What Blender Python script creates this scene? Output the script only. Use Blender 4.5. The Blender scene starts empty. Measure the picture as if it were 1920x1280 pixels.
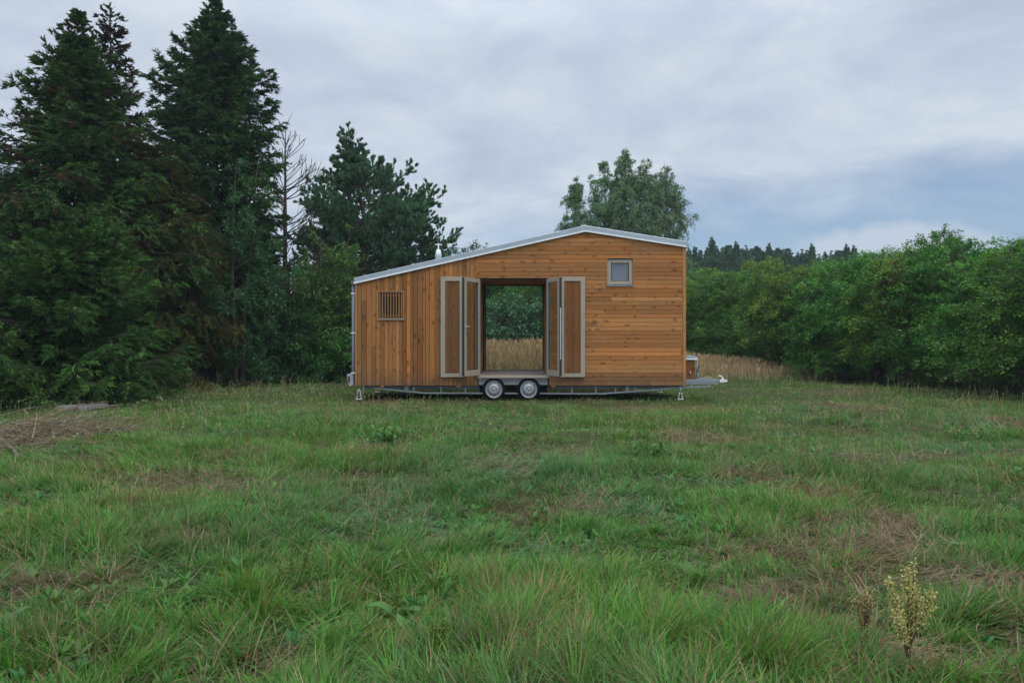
import bpy, math, random
import numpy as np
random.seed(7)
PI = math.pi
scene = bpy.context.scene
COL = scene.collection

# ------------------------------------------------------------------ camera constants
F_PX, CAM_H = 1400.0, 1.35           # focal length in photo pixels, eye height
FR = 17.28                           # front face of the house
SC = F_PX / FR                       # photo pixels per metre on that face
def hx(px): return (px - 960) / SC
def hz(py): return CAM_H + (640 - py) / SC
def gp(px, py):                      # point of the ground seen at a pixel
    d = CAM_H * F_PX / (py - 640.0)
    return ((px - 960) / F_PX * d, d)
def at(px, d): return (px - 960) / F_PX * d
def zt(py, d): return CAM_H + (640 - py) / F_PX * d

# ------------------------------------------------------------------ noise in numpy
_tabs = {}
def vnoise(x, y, s, seed=0):
    if seed not in _tabs: _tabs[seed] = np.random.default_rng(1000 + seed).random((256, 256))
    T = _tabs[seed]
    x = np.asarray(x, float) / s + 64; y = np.asarray(y, float) / s + 64
    xi = np.floor(x).astype(int); yi = np.floor(y).astype(int)
    u = x - xi; v = y - yi
    u = u * u * (3 - 2 * u); v = v * v * (3 - 2 * v)
    a = T[xi % 256, yi % 256]; b = T[(xi + 1) % 256, yi % 256]
    c = T[xi % 256, (yi + 1) % 256]; d = T[(xi + 1) % 256, (yi + 1) % 256]
    return (a * (1 - u) + b * u) * (1 - v) + (c * (1 - u) + d * u) * v
def fbm(x, y, s, seed=0):
    return (vnoise(x, y, s, seed) * .55 + vnoise(x, y, s * .47, seed + 1) * .28 + vnoise(x, y, s * .2, seed + 2) * .17)
def sstep(a, b, x):
    t = np.clip((np.asarray(x, float) - a) / (b - a), 0, 1)
    return t * t * (3 - 2 * t)
def unit(v): return v / (np.linalg.norm(v, axis=-1, keepdims=True) + 1e-9)
def terrain(x, y):
    x = np.asarray(x, float); y = np.asarray(y, float)
    flat = np.exp(-(((x - .3) / 5.5) ** 4 + ((y - 18.4) / 3.2) ** 4))
    near = np.exp(-(y / 60.0) ** 2)
    b = (fbm(x, y, 5.0, 40) - .5) * .22 + (fbm(x, y, 1.3, 44) - .5) * .09
    return b * (1 - flat) * near - .02 * flat

# ------------------------------------------------------------------ materials
def new_mat(name):
    m = bpy.data.materials.new(name); m.use_nodes = True
    nt = m.node_tree; nt.nodes.clear()
    out = nt.nodes.new('ShaderNodeOutputMaterial')
    return m, nt, out
def N(nt, t, **kw):
    n = nt.nodes.new(t)
    for k, v in kw.items():
        if k in n.inputs: n.inputs[k].default_value = v
        else: setattr(n, k, v)
    return n
def L(nt, a, b): nt.links.new(a, b)
def mixc(nt, fac, a, b, blend='MIX'):
    n = nt.nodes.new('ShaderNodeMix'); n.data_type = 'RGBA'; n.blend_type = blend
    for i, v in ((0, fac), (6, a), (7, b)):
        if hasattr(v, 'is_linked') or hasattr(v, 'links'): nt.links.new(v, n.inputs[i])
        elif isinstance(v, (int, float)): n.inputs[i].default_value = v
        else: n.inputs[i].default_value = (*v, 1)
    return n.outputs[2]
def ramp(nt, inp, stops):
    r = nt.nodes.new('ShaderNodeValToRGB'); e = r.color_ramp.elements
    while len(e) < len(stops): e.new(.5)
    for el, (p, c) in zip(e, stops):
        el.position = p; el.color = (*c, 1) if not isinstance(c, (int, float)) else (c, c, c, 1)
    nt.links.new(inp, r.inputs[0]); return r.outputs[0]
def math_n(nt, op, a, b=None, c=None):
    n = nt.nodes.new('ShaderNodeMath'); n.operation = op
    for i, v in enumerate((a, b, c)):
        if v is None: continue
        if hasattr(v, 'links'): nt.links.new(v, n.inputs[i])
        else: n.inputs[i].default_value = v
    return n.outputs[0]

def mat_plain(name, col, rough=.6, metal=0., spec=.5, var=.12, scale=6., bump=0.):
    m, nt, out = new_mat(name)
    p = N(nt, 'ShaderNodeBsdfPrincipled', Roughness=rough, Metallic=metal)
    p.inputs['Specular IOR Level'].default_value = spec
    tc = N(nt, 'ShaderNodeTexCoord')
    no = N(nt, 'ShaderNodeTexNoise', Scale=scale, Detail=6., Roughness=.65)
    L(nt, tc.outputs['Object'], no.inputs['Vector'])
    c = ramp(nt, no.outputs['Fac'], [(.25, tuple(v * (1 - var) for v in col)), (.75, tuple(min(1, v * (1 + var)) for v in col))])
    L(nt, c, p.inputs['Base Color'])
    if bump:
        b = N(nt, 'ShaderNodeBump', Strength=bump, Distance=.01); L(nt, no.outputs['Fac'], b.inputs['Height']); L(nt, b.outputs[0], p.inputs['Normal'])
    L(nt, p.outputs[0], out.inputs['Surface']); return m

def mat_galv(name, col, rough=.42, metal=.75):
    m, nt, out = new_mat(name)
    p = N(nt, 'ShaderNodeBsdfPrincipled', Metallic=metal)
    tc = N(nt, 'ShaderNodeTexCoord')
    vo = N(nt, 'ShaderNodeTexVoronoi', Scale=26.); L(nt, tc.outputs['Object'], vo.inputs['Vector'])
    no = N(nt, 'ShaderNodeTexNoise', Scale=2.2, Detail=5.); L(nt, tc.outputs['Object'], no.inputs['Vector'])
    c = mixc(nt, .16, tuple(col), vo.outputs['Color'], 'OVERLAY')
    bw = N(nt, 'ShaderNodeRGBToBW'); L(nt, c, bw.inputs[0])
    c2 = mixc(nt, .85, tuple(col), c); c2 = mixc(nt, .5, c2, bw.outputs[0])
    c3 = mixc(nt, no.outputs['Fac'], c2, tuple(v * .78 for v in col))
    L(nt, c3, p.inputs['Base Color'])
    L(nt, ramp(nt, no.outputs['Fac'], [(.3, rough - .08), (.7, rough + .14)]), p.inputs['Roughness'])
    L(nt, p.outputs[0], out.inputs['Surface']); return m

def mat_wood(name, base, dark, knot=1., rough=.62):
    """boards: UV v runs along the board, u across it; Col holds the tint of each board"""
    m, nt, out = new_mat(name)
    p = N(nt, 'ShaderNodeBsdfPrincipled'); p.inputs['Specular IOR Level'].default_value = .1
    uv = N(nt, 'ShaderNodeUVMap')
    def mp(sx, sy):
        q = N(nt, 'ShaderNodeMapping'); q.inputs['Scale'].default_value = (sx, sy, 1); L(nt, uv.outputs[0], q.inputs[0]); return q.outputs[0]
    warp = N(nt, 'ShaderNodeTexNoise', Scale=1., Detail=3.); L(nt, mp(9, 2.2), warp.inputs['Vector'])
    g = N(nt, 'ShaderNodeTexNoise', Scale=1., Detail=7., Roughness=.68, Distortion=.7); L(nt, mp(65, 2.4), g.inputs['Vector'])
    big = N(nt, 'ShaderNodeTexNoise', Scale=1., Detail=3.); L(nt, mp(7, .8), big.inputs['Vector'])
    att = N(nt, 'ShaderNodeAttribute', attribute_name='Col')
    c = mixc(nt, ramp(nt, g.outputs['Fac'], [(.28, 0.), (.72, 1.)]), dark, base)
    c = mixc(nt, ramp(nt, big.outputs['Fac'], [(.35, .0), (.7, .7)]), c, tuple(v * .66 for v in base))
    # knots: dark spots drawn out along the grain with a curved tail
    kv = N(nt, 'ShaderNodeMapping'); kv.inputs['Scale'].default_value = (6.5, 4.2, 1)
    vadd = N(nt, 'ShaderNodeVectorMath', operation='MULTIPLY_ADD')
    L(nt, warp.outputs['Color'], vadd.inputs[0]); vadd.inputs[1].default_value = (.10, .34, 0); L(nt, uv.outputs[0], vadd.inputs[2])
    L(nt, vadd.outputs[0], kv.inputs[0])
    vo = N(nt, 'ShaderNodeTexVoronoi', Scale=1., Randomness=1.); vo.voronoi_dimensions = '2D'; L(nt, kv.outputs[0], vo.inputs['Vector'])
    sep = N(nt, 'ShaderNodeSeparateColor'); L(nt, vo.outputs['Color'], sep.inputs[0])
    rad = math_n(nt, 'MULTIPLY_ADD', sep.outputs[0], .34, .05)
    on = math_n(nt, 'GREATER_THAN', sep.outputs[1], .52)
    k = math_n(nt, 'DIVIDE', vo.outputs['Distance'], rad)
    k = ramp(nt, k, [(.25, 1.), (.95, 0.)])
    k = math_n(nt, 'MULTIPLY', math_n(nt, 'MULTIPLY', k, on), .68 * knot)
    c = mixc(nt, k, c, tuple(v * .30 for v in dark))
    c = mixc(nt, 1., c, att.outputs['Color'], 'MULTIPLY')
    tco = N(nt, 'ShaderNodeTexCoord'); dn = N(nt, 'ShaderNodeTexNoise', Scale=3.5, Detail=6., Roughness=.7); L(nt, tco.outputs['Object'], dn.inputs['Vector'])
    dz = N(nt, 'ShaderNodeSeparateXYZ'); L(nt, tco.outputs['Object'], dz.inputs[0])
    low_ = ramp(nt, math_n(nt, 'MULTIPLY_ADD', dn.outputs['Fac'], -.55, math_n(nt, 'ADD', dz.outputs[2], .18)), [(.25, .55), (.62, 0.)])
    c = mixc(nt, low_, c, (.10, .075, .05))
    wn = N(nt, 'ShaderNodeTexNoise', Scale=1.1, Detail=4., Roughness=.6); L(nt, tco.outputs['Object'], wn.inputs['Vector'])
    c = mixc(nt, ramp(nt, wn.outputs['Fac'], [(.5, 0.), (.75, .28)]), c, (.24, .17, .11))
    L(nt, c, p.inputs['Base Color'])
    L(nt, ramp(nt, g.outputs['Fac'], [(.2, rough + .15), (.8, rough - .08)]), p.inputs['Roughness'])
    b = N(nt, 'ShaderNodeBump', Strength=.25, Distance=.004); L(nt, g.outputs['Fac'], b.inputs['Height']); L(nt, b.outputs[0], p.inputs['Normal'])
    L(nt, p.outputs[0], out.inputs['Surface']); return m

def mat_leaf(name, trans=.3, rough=.55, spec=.3, tint=(1, 1, 1)):
    m, nt, out = new_mat(name)
    att = N(nt, 'ShaderNodeAttribute', attribute_name='Col')
    p = N(nt, 'ShaderNodeBsdfPrincipled', Roughness=rough); p.inputs['Specular IOR Level'].default_value = spec
    t = N(nt, 'ShaderNodeBsdfTranslucent')
    oi = N(nt, 'ShaderNodeObjectInfo')
    hs = N(nt, 'ShaderNodeHueSaturation')
    L(nt, att.outputs['Color'], hs.inputs['Color'])
    L(nt, math_n(nt, 'MULTIPLY_ADD', oi.outputs['Random'], .03, .485), hs.inputs['Hue'])
    L(nt, math_n(nt, 'MULTIPLY_ADD', oi.outputs['Random'], .3, .85), hs.inputs['Value'])
    L(nt, hs.outputs[0], p.inputs['Base Color'])
    L(nt, mixc(nt, 1., hs.outputs[0], (1.15, 1.15, .6), 'MULTIPLY'), t.inputs['Color'])
    mx = N(nt, 'ShaderNodeMixShader'); mx.inputs[0].default_value = trans
    L(nt, p.outputs[0], mx.inputs[1]); L(nt, t.outputs[0], mx.inputs[2]); L(nt, mx.outputs[0], out.inputs['Surface']); return m

def mat_bark(name, a, b, scale=(14, 14, 3)):
    m, nt, out = new_mat(name)
    p = N(nt, 'ShaderNodeBsdfPrincipled', Roughness=.9); p.inputs['Specular IOR Level'].default_value = .15
    tc = N(nt, 'ShaderNodeTexCoord'); mp = N(nt, 'ShaderNodeMapping'); mp.inputs['Scale'].default_value = scale
    L(nt, tc.outputs['Object'], mp.inputs[0])
    no = N(nt, 'ShaderNodeTexNoise', Scale=1., Detail=7., Roughness=.7); L(nt, mp.outputs[0], no.inputs['Vector'])
    L(nt, ramp(nt, no.outputs['Fac'], [(.35, a), (.65, b)]), p.inputs['Base Color'])
    bp = N(nt, 'ShaderNodeBump', Strength=.6, Distance=.02); L(nt, no.outputs['Fac'], bp.inputs['Height']); L(nt, bp.outputs[0], p.inputs['Normal'])
    L(nt, p.outputs[0], out.inputs['Surface']); return m

def mat_glass(name, refl=1.6, tint=(.9, .93, .92)):
    m, nt, out = new_mat(name)
    tr = N(nt, 'ShaderNodeBsdfTransparent', Color=(*tint, 1))
    gl = N(nt, 'ShaderNodeBsdfGlossy', Roughness=.02)
    lw = N(nt, 'ShaderNodeLayerWeight')
    mx = N(nt, 'ShaderNodeMixShader')
    f = math_n(nt, 'MINIMUM', math_n(nt, 'MULTIPLY', math_n(nt, 'MULTIPLY_ADD', math_n(nt, 'POWER', lw.outputs['Facing'], 5.), .96, .04), refl), 1.)
    L(nt, f, mx.inputs[0]); L(nt, tr.outputs[0], mx.inputs[1]); L(nt, gl.outputs[0], mx.inputs[2]); L(nt, mx.outputs[0], out.inputs['Surface']); return m

M = {}
M['wood'] = mat_wood('stained_pine', (.60, .272, .094), (.32, .116, .036))
M['wood_panel'] = mat_wood('panel_pine', (.28, .118, .042), (.16, .060, .020), knot=.9)
M['wood_trim'] = mat_wood('trim_pine', (.55, .28, .11), (.38, .17, .06), knot=.4)
M['wood_in'] = mat_wood('interior_pine', (.42, .25, .12), (.29, .15, .06), knot=.6)
M['wood_floor'] = mat_wood('floor_board', (.42, .31, .25), (.34, .23, .18), knot=.15)
M['galv'] = mat_galv('galvanised_steel', (.27, .31, .325), .5, .45)
M['roof'] = mat_galv('roof_sheet', (.40, .47, .52), .42, .55)
M['white_trim'] = mat_plain('white_trim', (.82, .84, .84), .45)
M['beige'] = mat_plain('beige_frame', (.37, .315, .24), .5, var=.06)
M['membrane'] = mat_plain('black_membrane', (.012, .010, .009), .9)
M['rubber'] = mat_plain('tyre_rubber', (.007, .007, .0075), .9, spec=.12, bump=.3, scale=30)
M['rim'] = mat_galv('silver_rim', (.40, .405, .42), .42, .45)
M['black'] = mat_plain('black_plastic', (.02, .02, .022), .5)
M['grey_plastic'] = mat_plain('grey_plastic', (.30, .32, .34), .45)
M['orange'] = mat_plain('orange_lens', (.55, .17, .04), .3)
M['red'] = mat_plain('red_lens', (.09, .028, .026), .3)
M['zinc'] = mat_galv('zinc_pipe', (.16, .19, .21), .55, .3)
M['chrome'] = mat_plain('brushed_handle', (.7, .7, .7), .3, .8)
M['white_paint'] = mat_plain('white_paint', (.78, .78, .76), .5)
M['cable'] = mat_plain('yellow_cable', (.55, .48, .12), .5)
M['pane_backing'] = mat_plain('grey_backing', (.19, .175, .25), .85, var=.06)
M['glass'] = mat_glass('window_glass', 1.8)
M['glass_clear'] = mat_glass('clear_glass', .12, (.97, .98, .98))
M['concrete'] = mat_plain('weathered_concrete', (.25, .25, .255), .9, var=.3, scale=9, bump=.4)
M['needle'] = mat_leaf('spruce_needles', .12, .7, .12)
M['leaf'] = mat_leaf('broad_leaves', .3, .55, .2)
M['grass'] = mat_leaf('grass_blades', .3, .7, .08)
M['straw'] = mat_leaf('dry_straw', .22, .75, .12)
M['bark'] = mat_bark('grey_bark', (.045, .035, .028), (.13, .105, .085))
M['bark_red'] = mat_bark('pine_bark', (.07, .048, .037), (.15, .098, .072))
M['bark_pale'] = mat_bark('birch_bark', (.10, .09, .08), (.55, .53, .50), (5, 5, 9))
M['bark_bare'] = mat_bark('bare_bark', (.045, .036, .032), (.115, .09, .075))
M['bark_twig'] = mat_bark('hedge_bark', (.09, .075, .06), (.25, .215, .18))
M['bark_dead'] = mat_bark('dead_wood', (.10, .075, .06), (.21, .165, .135))

# ------------------------------------------------------------------ object helpers
ORI = {}
def tag(o, label=None, cat=None, group=None, kind=None):
    if label: o['label'] = label
    if cat: o['category'] = cat
    if group: o['group'] = group
    if kind: o['kind'] = kind
    return o
def thing(name, loc, label, cat, group=None):
    e = bpy.data.objects.new(name, None); COL.objects.link(e); e.location = loc; e.empty_display_size = .3
    ORI[e] = np.array(loc, float)
    return tag(e, label, cat, group)
def place(name, me, mat, parent=None, origin=None):
    me.materials.append(mat)
    o = bpy.data.objects.new(name, me); COL.objects.link(o)
    og = np.array(origin if origin is not None else (ORI[parent] if parent is not None else (0, 0, 0)), float)
    ORI[o] = og
    if parent is not None:
        o.parent = parent; o.location = og - ORI[parent]
    else: o.location = og
    return o
def copy_tree(o, parent=None, share=True):
    c = o.copy(); COL.objects.link(c); c.parent = parent
    for ch in o.children: copy_tree(ch, c)
    return c

class VB:
    """numpy geometry with one colour per vertex"""
    def __init__(s): s.v = []; s.q = []; s.t = []; s.c = []; s.n = 0
    def add(s, v, q=None, t=None, c=None):
        v = np.asarray(v, np.float32).reshape(-1, 3); 
        if q is not None: s.q.append(np.asarray(q, np.int64).reshape(-1, 4) + s.n)
        if t is not None: s.t.append(np.asarray(t, np.int64).reshape(-1, 3) + s.n)
        s.v.append(v); s.c.append(np.broadcast_to(np.asarray(c if c is not None else (1, 1, 1), np.float32).reshape(-1, 3), v.shape) if c is None or np.size(c) == 3 else np.asarray(c, np.float32).reshape(-1, 3))
        s.n += len(v)
    def leaves(s, P, D, Nn, Ln, W, C, fold=.15, mid=.45):
        S = np.cross(D, Nn); S /= np.linalg.norm(S, axis=1, keepdims=True) + 1e-9
        U = np.cross(S, D)
        Ln = np.broadcast_to(np.asarray(Ln, float).reshape(-1, 1), (len(P), 1)); W = np.broadcast_to(np.asarray(W, float).reshape(-1, 1), (len(P), 1))
        m = P + D * Ln * mid + U * W * fold
        V = np.stack([P, m + S * W * .5, P + D * Ln, m - S * W * .5], 1)
        n = len(P)
        s.add(V, q=np.arange(4 * n).reshape(n, 4), c=np.repeat(C, 4, 0))
    def shoots(s, P, D, Ln, W, C):
        up = np.zeros_like(D); up[:, 2] = 1; up[np.abs(D[:, 2]) > .93] = (1, 0, 0)
        s.leaves(P, D, up, Ln, W, C, 0., .4)
        S = np.cross(D, up); S /= np.linalg.norm(S, axis=1, keepdims=True) + 1e-9
        s.leaves(P, D, S, Ln, W, C, 0., .4)
    def tubes(s, path, rad, m=5, C=(1, 1, 1)):
        path = np.asarray(path, float); rad = np.asarray(rad, float)
        n, k = path.shape[:2]
        T = np.gradient(path, axis=1); T /= np.linalg.norm(T, axis=2, keepdims=True) + 1e-9
        ref = np.where(np.abs(T[:, :1, 2:3]) > .8, np.array([1., 0, 0]), np.array([0, 0, 1.]))
        A = np.cross(T, np.broadcast_to(ref, T.shape)); A /= np.linalg.norm(A, axis=2, keepdims=True) + 1e-9
        B = np.cross(T, A)
        a = np.arange(m) * 2 * PI / m
        V = path[:, :, None] + rad[:, :, None, None] * (A[:, :, None] * np.cos(a)[None, None, :, None] + B[:, :, None] * np.sin(a)[None, None, :, None])
        i = np.arange(n)[:, None, None] * k * m; j = np.arange(k - 1)[None, :, None] * m; l = np.arange(m)[None, None, :]; l2 = (l + 1) % m
        q = np.stack([i + j + l, i + j + l2, i + j + m + l2, i + j + m + l], -1)
        c = C if np.size(C) == 3 else np.repeat(np.asarray(C), k * m, 0)
        s.add(V, q=q, c=c)
    def mesh(s, name, origin=(0, 0, 0), smooth=True):
        v = np.concatenate(s.v) - np.asarray(origin, np.float32)
        c = np.concatenate(s.c)
        q = np.concatenate(s.q) if s.q else np.zeros((0, 4), int); t = np.concatenate(s.t) if s.t else np.zeros((0, 3), int)
        me = bpy.data.meshes.new(name)
        me.vertices.add(len(v)); me.vertices.foreach_set('co', v.astype(np.float32).ravel())
        li = np.concatenate([q.ravel(), t.ravel()]).astype(np.int32)
        me.loops.add(len(li)); me.loops.foreach_set('vertex_index', li)
        st = np.concatenate([np.arange(len(q)) * 4, len(q) * 4 + np.arange(len(t)) * 3]).astype(np.int32)
        me.polygons.add(len(st)); me.polygons.foreach_set('loop_start', st)
        me.update(calc_edges=True)
        me.polygons.foreach_set('use_smooth', np.full(len(st), smooth))
        a = me.attributes.new('Col', 'FLOAT_COLOR', 'POINT')
        a.data.foreach_set('color', np.concatenate([np.clip(c, 0, 1), np.ones((len(c), 1), np.float32)], 1).astype(np.float32).ravel())
        return me
    def build(s, name, mat, parent=None, origin=None, smooth=True):
        og = origin if origin is not None else (ORI[parent] if parent is not None else (0, 0, 0))
        return place(name, s.mesh(name, og, smooth), mat, parent, og)

class MB:
    """hard-surface geometry with UVs and a tint for each piece"""
    def __init__(s): s.v = []; s.f = []; s.uv = []; s.c = []; s.sm = []
    def face(s, pts, uv=None, c=(1, 1, 1), sm=False):
        b = len(s.v); s.v += [tuple(p) for p in pts]; s.f.append(tuple(range(b, b + len(pts))))
        s.uv.append(uv or [(0, 0)] * len(pts)); s.c += [c] * len(pts); s.sm.append(sm)
    def box(s, x0, x1, y0, y1, z0, z1, along=2, c=(1, 1, 1)):
        ou, ov = random.uniform(0, 50), random.uniform(0, 50)
        p = [(x, y, z) for x in (x0, x1) for y in (y0, y1) for z in (z0, z1)]
        a2 = [i for i in range(3) if i != along]
        for idx in ((0, 1, 3, 2), (4, 6, 7, 5), (0, 4, 5, 1), (2, 3, 7, 6), (0, 2, 6, 4), (1, 5, 7, 3)):
            pts = [p[i] for i in idx]
            s.face(pts, [(q[a2[0]] + q[a2[1]] + ou, q[along] + ov) for q in pts], c)
    def bar(s, p, q, w, h, c=(1, 1, 1)):
        """square bar from p to q"""
        p = np.array(p, float); q = np.array(q, float); d = q - p; d /= np.linalg.norm(d)
        r = np.array([0, 1., 0]) if abs(d[1]) < .9 else np.array([0, 0, 1.])
        a = np.cross(d, r); a /= np.linalg.norm(a); b = np.cross(d, a)
        P = [e + a * i * h / 2 + b * j * w / 2 for e in (p, q) for i, j in ((-1, -1), (1, -1), (1, 1), (-1, 1))]
        for idx in ((3, 2, 1, 0), (4, 5, 6, 7), (0, 1, 5, 4), (1, 2, 6, 5), (2, 3, 7, 6), (3, 0, 4, 7)):
            s.face([P[i] for i in idx], [(P[i][0], P[i][2]) for i in idx], c)
    def prism(s, poly, y0, y1, c=(1, 1, 1), sm=False, ax=1):
        """polygon in the x,z plane pushed from y0 to y1 (ax=1)"""
        def pt(a, y, b): return (a, y, b) if ax == 1 else ((y, a, b) if ax == 0 else (a, b, y))
        n = len(poly); ou, ov = random.uniform(0, 50), random.uniform(0, 50)
        s.face([pt(a, y0, b) for a, b in poly], [(a + ou, b + ov) for a, b in poly], c)
        s.face([pt(a, y1, b) for a, b in reversed(poly)], [(a + ou, b + ov) for a, b in reversed(poly)], c)
        for i in range(n):
            a, b = poly[i], poly[(i + 1) % n]
            s.face([pt(a[0], y0, a[1]), pt(a[0], y1, a[1]), pt(b[0], y1, b[1]), pt(b[0], y0, b[1])], [(a[0], 0), (a[0], .1), (b[0], .1), (b[0], 0)], c, sm)
    def lathe(s, prof, cx, cy, cz, axis='y', n=40, c=(1, 1, 1)):
        """profile of (radius, offset along the axis)"""
        def pt(r, h, a):
            if axis == 'y': return (cx + r * math.cos(a), cy + h, cz + r * math.sin(a))
            if axis == 'x': return (cx + h, cy + r * math.cos(a), cz + r * math.sin(a))
            return (cx + r * math.cos(a), cy + r * math.sin(a), cz + h)
        for i in range(n):
            a, b = 2 * PI * i / n, 2 * PI * (i + 1) / n
            for (r0, h0), (r1, h1) in zip(prof, prof[1:]):
                if r0 < 1e-6: s.face([pt(r0, h0, a), pt(r1, h1, b), pt(r1, h1, a)], None, c, True)
                elif r1 < 1e-6: s.face([pt(r0, h0, a), pt(r0, h0, b), pt(r1, h1, a)], None, c, True)
                else: s.face([pt(r0, h0, a), pt(r0, h0, b), pt(r1, h1, b), pt(r1, h1, a)], None, c, True)
    def tube(s, pts, r, n=8, c=(1, 1, 1)):
        pts = [np.array(p, float) for p in pts]
        rings = []
        for i, p in enumerate(pts):
            d = pts[min(i + 1, len(pts) - 1)] - pts[max(i - 1, 0)]; d /= np.linalg.norm(d)
            ref = np.array([0, 0, 1.]) if abs(d[2]) < .9 else np.array([0, 1., 0])
            a = np.cross(d, ref); a /= np.linalg.norm(a); b = np.cross(d, a)
            rr = r[i] if isinstance(r, (list, tuple)) else r
            rings.append([p + rr * (a * math.cos(2 * PI * k / n) + b * math.sin(2 * PI * k / n)) for k in range(n)])
        for i in range(len(rings) - 1):
            for k in range(n):
                k2 = (k + 1) % n
                s.face([rings[i][k], rings[i][k2], rings[i + 1][k2], rings[i + 1][k]], None, c, True)
        s.face(rings[0][::-1], None, c); s.face(rings[-1], None, c)
    def build(s, name, mat, parent=None, origin=None, bevel=0.):
        og = np.array(origin if origin is not None else (ORI[parent] if parent is not None else (0, 0, 0)), float)
        me = bpy.data.meshes.new(name)
        me.from_pydata([tuple(np.array(v) - og) for v in s.v], [], s.f)
        uvl = me.uv_layers.new(name='UVMap')
        uvl.data.foreach_set('uv', np.array([w for f in s.uv for w in f], np.float32).ravel())
        a = me.attributes.new('Col', 'FLOAT_COLOR', 'POINT')
        a.data.foreach_set('color', np.array([(*c, 1) for c in s.c], np.float32).ravel())
        me.polygons.foreach_set('use_smooth', np.array(s.sm, bool))
        import bmesh
        bm = bmesh.new(); bm.from_mesh(me)
        bmesh.ops.remove_doubles(bm, verts=bm.verts, dist=1e-5)
        bmesh.ops.recalc_face_normals(bm, faces=bm.faces)
        bm.to_mesh(me); bm.free(); me.update()
        o = place(name, me, mat, parent, og)
        if bevel:
            b = o.modifiers.new('bevel', 'BEVEL'); b.width = bevel; b.segments = 2; b.limit_method = 'ANGLE'
        return o

# ------------------------------------------------------------------ world, sun, camera
SUN_EL, SUN_AZ = math.radians(60), math.radians(152)      # high behind the camera, veiled by cloud
w = bpy.data.worlds.new('World'); scene.world = w; w.use_nodes = True
nt = w.node_tree; nt.nodes.clear()
out = N(nt, 'ShaderNodeOutputWorld'); bg = N(nt, 'ShaderNodeBackground', Strength=.1)
sky = N(nt, 'ShaderNodeTexSky'); sky.sky_type = 'NISHITA'; sky.sun_disc = False
sky.sun_elevation = SUN_EL; sky.sun_rotation = SUN_AZ; sky.air_density = 1.; sky.dust_density = 1.5; sky.ozone_density = 2.
tc = N(nt, 'ShaderNodeTexCoord'); sx = N(nt, 'ShaderNodeSeparateXYZ'); L(nt, tc.outputs['Generated'], sx.inputs[0])
zc = math_n(nt, 'MAXIMUM', sx.outputs[2], 0.)
den = math_n(nt, 'ADD', zc, .22)
cx_ = math_n(nt, 'DIVIDE', sx.outputs[0], den); cy_ = math_n(nt, 'DIVIDE', sx.outputs[1], den)
cv = N(nt, 'ShaderNodeCombineXYZ'); L(nt, cx_, cv.inputs[0]); L(nt, cy_, cv.inputs[1])
n1 = N(nt, 'ShaderNodeTexNoise', Scale=.85, Detail=7., Roughness=.55, Distortion=.35); L(nt, cv.outputs[0], n1.inputs['Vector'])
n2 = N(nt, 'ShaderNodeTexNoise', Scale=2.6, Detail=9., Roughness=.6, Distortion=.3); L(nt, cv.outputs[0], n2.inputs['Vector'])
# thick layer everywhere but thinner low down towards the right, where blue shows
low = ramp(nt, zc, [(.04, 0.), (.235, 1.)])
right = math_n(nt, 'MULTIPLY', math_n(nt, 'MAXIMUM', math_n(nt, 'ADD', sx.outputs[0], .12), 0.), .55)
thin = math_n(nt, 'MULTIPLY', math_n(nt, 'ADD', right, .17), math_n(nt, 'SUBTRACT', 1., low))
cov = math_n(nt, 'SUBTRACT', math_n(nt, 'ADD', math_n(nt, 'MULTIPLY_ADD', n2.outputs['Fac'], .3, math_n(nt, 'MULTIPLY', n1.outputs['Fac'], .75)), .145), math_n(nt, 'MULTIPLY', thin, 2.3))
mask = ramp(nt, cov, [(.20, .30), (.54, 1.)])
shade = ramp(nt, n2.outputs['Fac'], [(.30, (4.75, 5.5, 6.85)), (.46, (5.5, 6.3, 7.5)), (.62, (6.5, 7.2, 8.1))])
skyc = mixc(nt, 1., sky.outputs[0], (.88, 1.05, 1.2), 'MULTIPLY')
c = mixc(nt, mask, skyc, shade)
# a low bank of bright cumulus far off on the right
n3 = N(nt, 'ShaderNodeTexNoise', Scale=11., Detail=6., Roughness=.55); L(nt, tc.outputs['Generated'], n3.inputs['Vector'])
ex = math_n(nt, 'POWER', math_n(nt, 'ABSOLUTE', math_n(nt, 'MULTIPLY_ADD', sx.outputs[0], 1 / .12, -.45 / .12)), 2.)
ez = math_n(nt, 'POWER', math_n(nt, 'ABSOLUTE', math_n(nt, 'MULTIPLY_ADD', sx.outputs[2], 1 / .045, -.10 / .045)), 2.)
ee = math_n(nt, 'SUBTRACT', math_n(nt, 'MULTIPLY_ADD', n3.outputs['Fac'], 3.0, -.55), math_n(nt, 'ADD', ex, ez))
ee = math_n(nt, 'MULTIPLY', ee, math_n(nt, 'GREATER_THAN', sx.outputs[1], 0.))
c = mixc(nt, ramp(nt, ee, [(.0, 0.), (.55, .85)]), c, (5.7, 6.4, 7.5))
# an overcast sky is about three times as bright overhead as at the horizon
lift = ramp(nt, zc, [(.36, 0.), (1., 1.)])
back = math_n(nt, 'MAXIMUM', math_n(nt, 'MULTIPLY', sx.outputs[1], -1.), 0.)
gain = math_n(nt, 'ADD', math_n(nt, 'MULTIPLY_ADD', lift, 1.6, 1.), math_n(nt, 'MULTIPLY', back, .5))
vm = N(nt, 'ShaderNodeVectorMath', operation='SCALE'); L(nt, c, vm.inputs[0]); L(nt, gain, vm.inputs['Scale'])
L(nt, vm.outputs[0], bg.inputs['Color']); L(nt, bg.outputs[0], out.inputs['Surface'])

sd = bpy.data.lights.new('sun', 'SUN'); sd.energy = 1.0; sd.angle = math.radians(35); sd.color = (1., .93, .83)
so = bpy.data.objects.new('sun', sd); COL.objects.link(so)
so.rotation_euler = (PI / 2 - SUN_EL, 0, PI - SUN_AZ)   # sky rotation is clockwise from +Y

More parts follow.
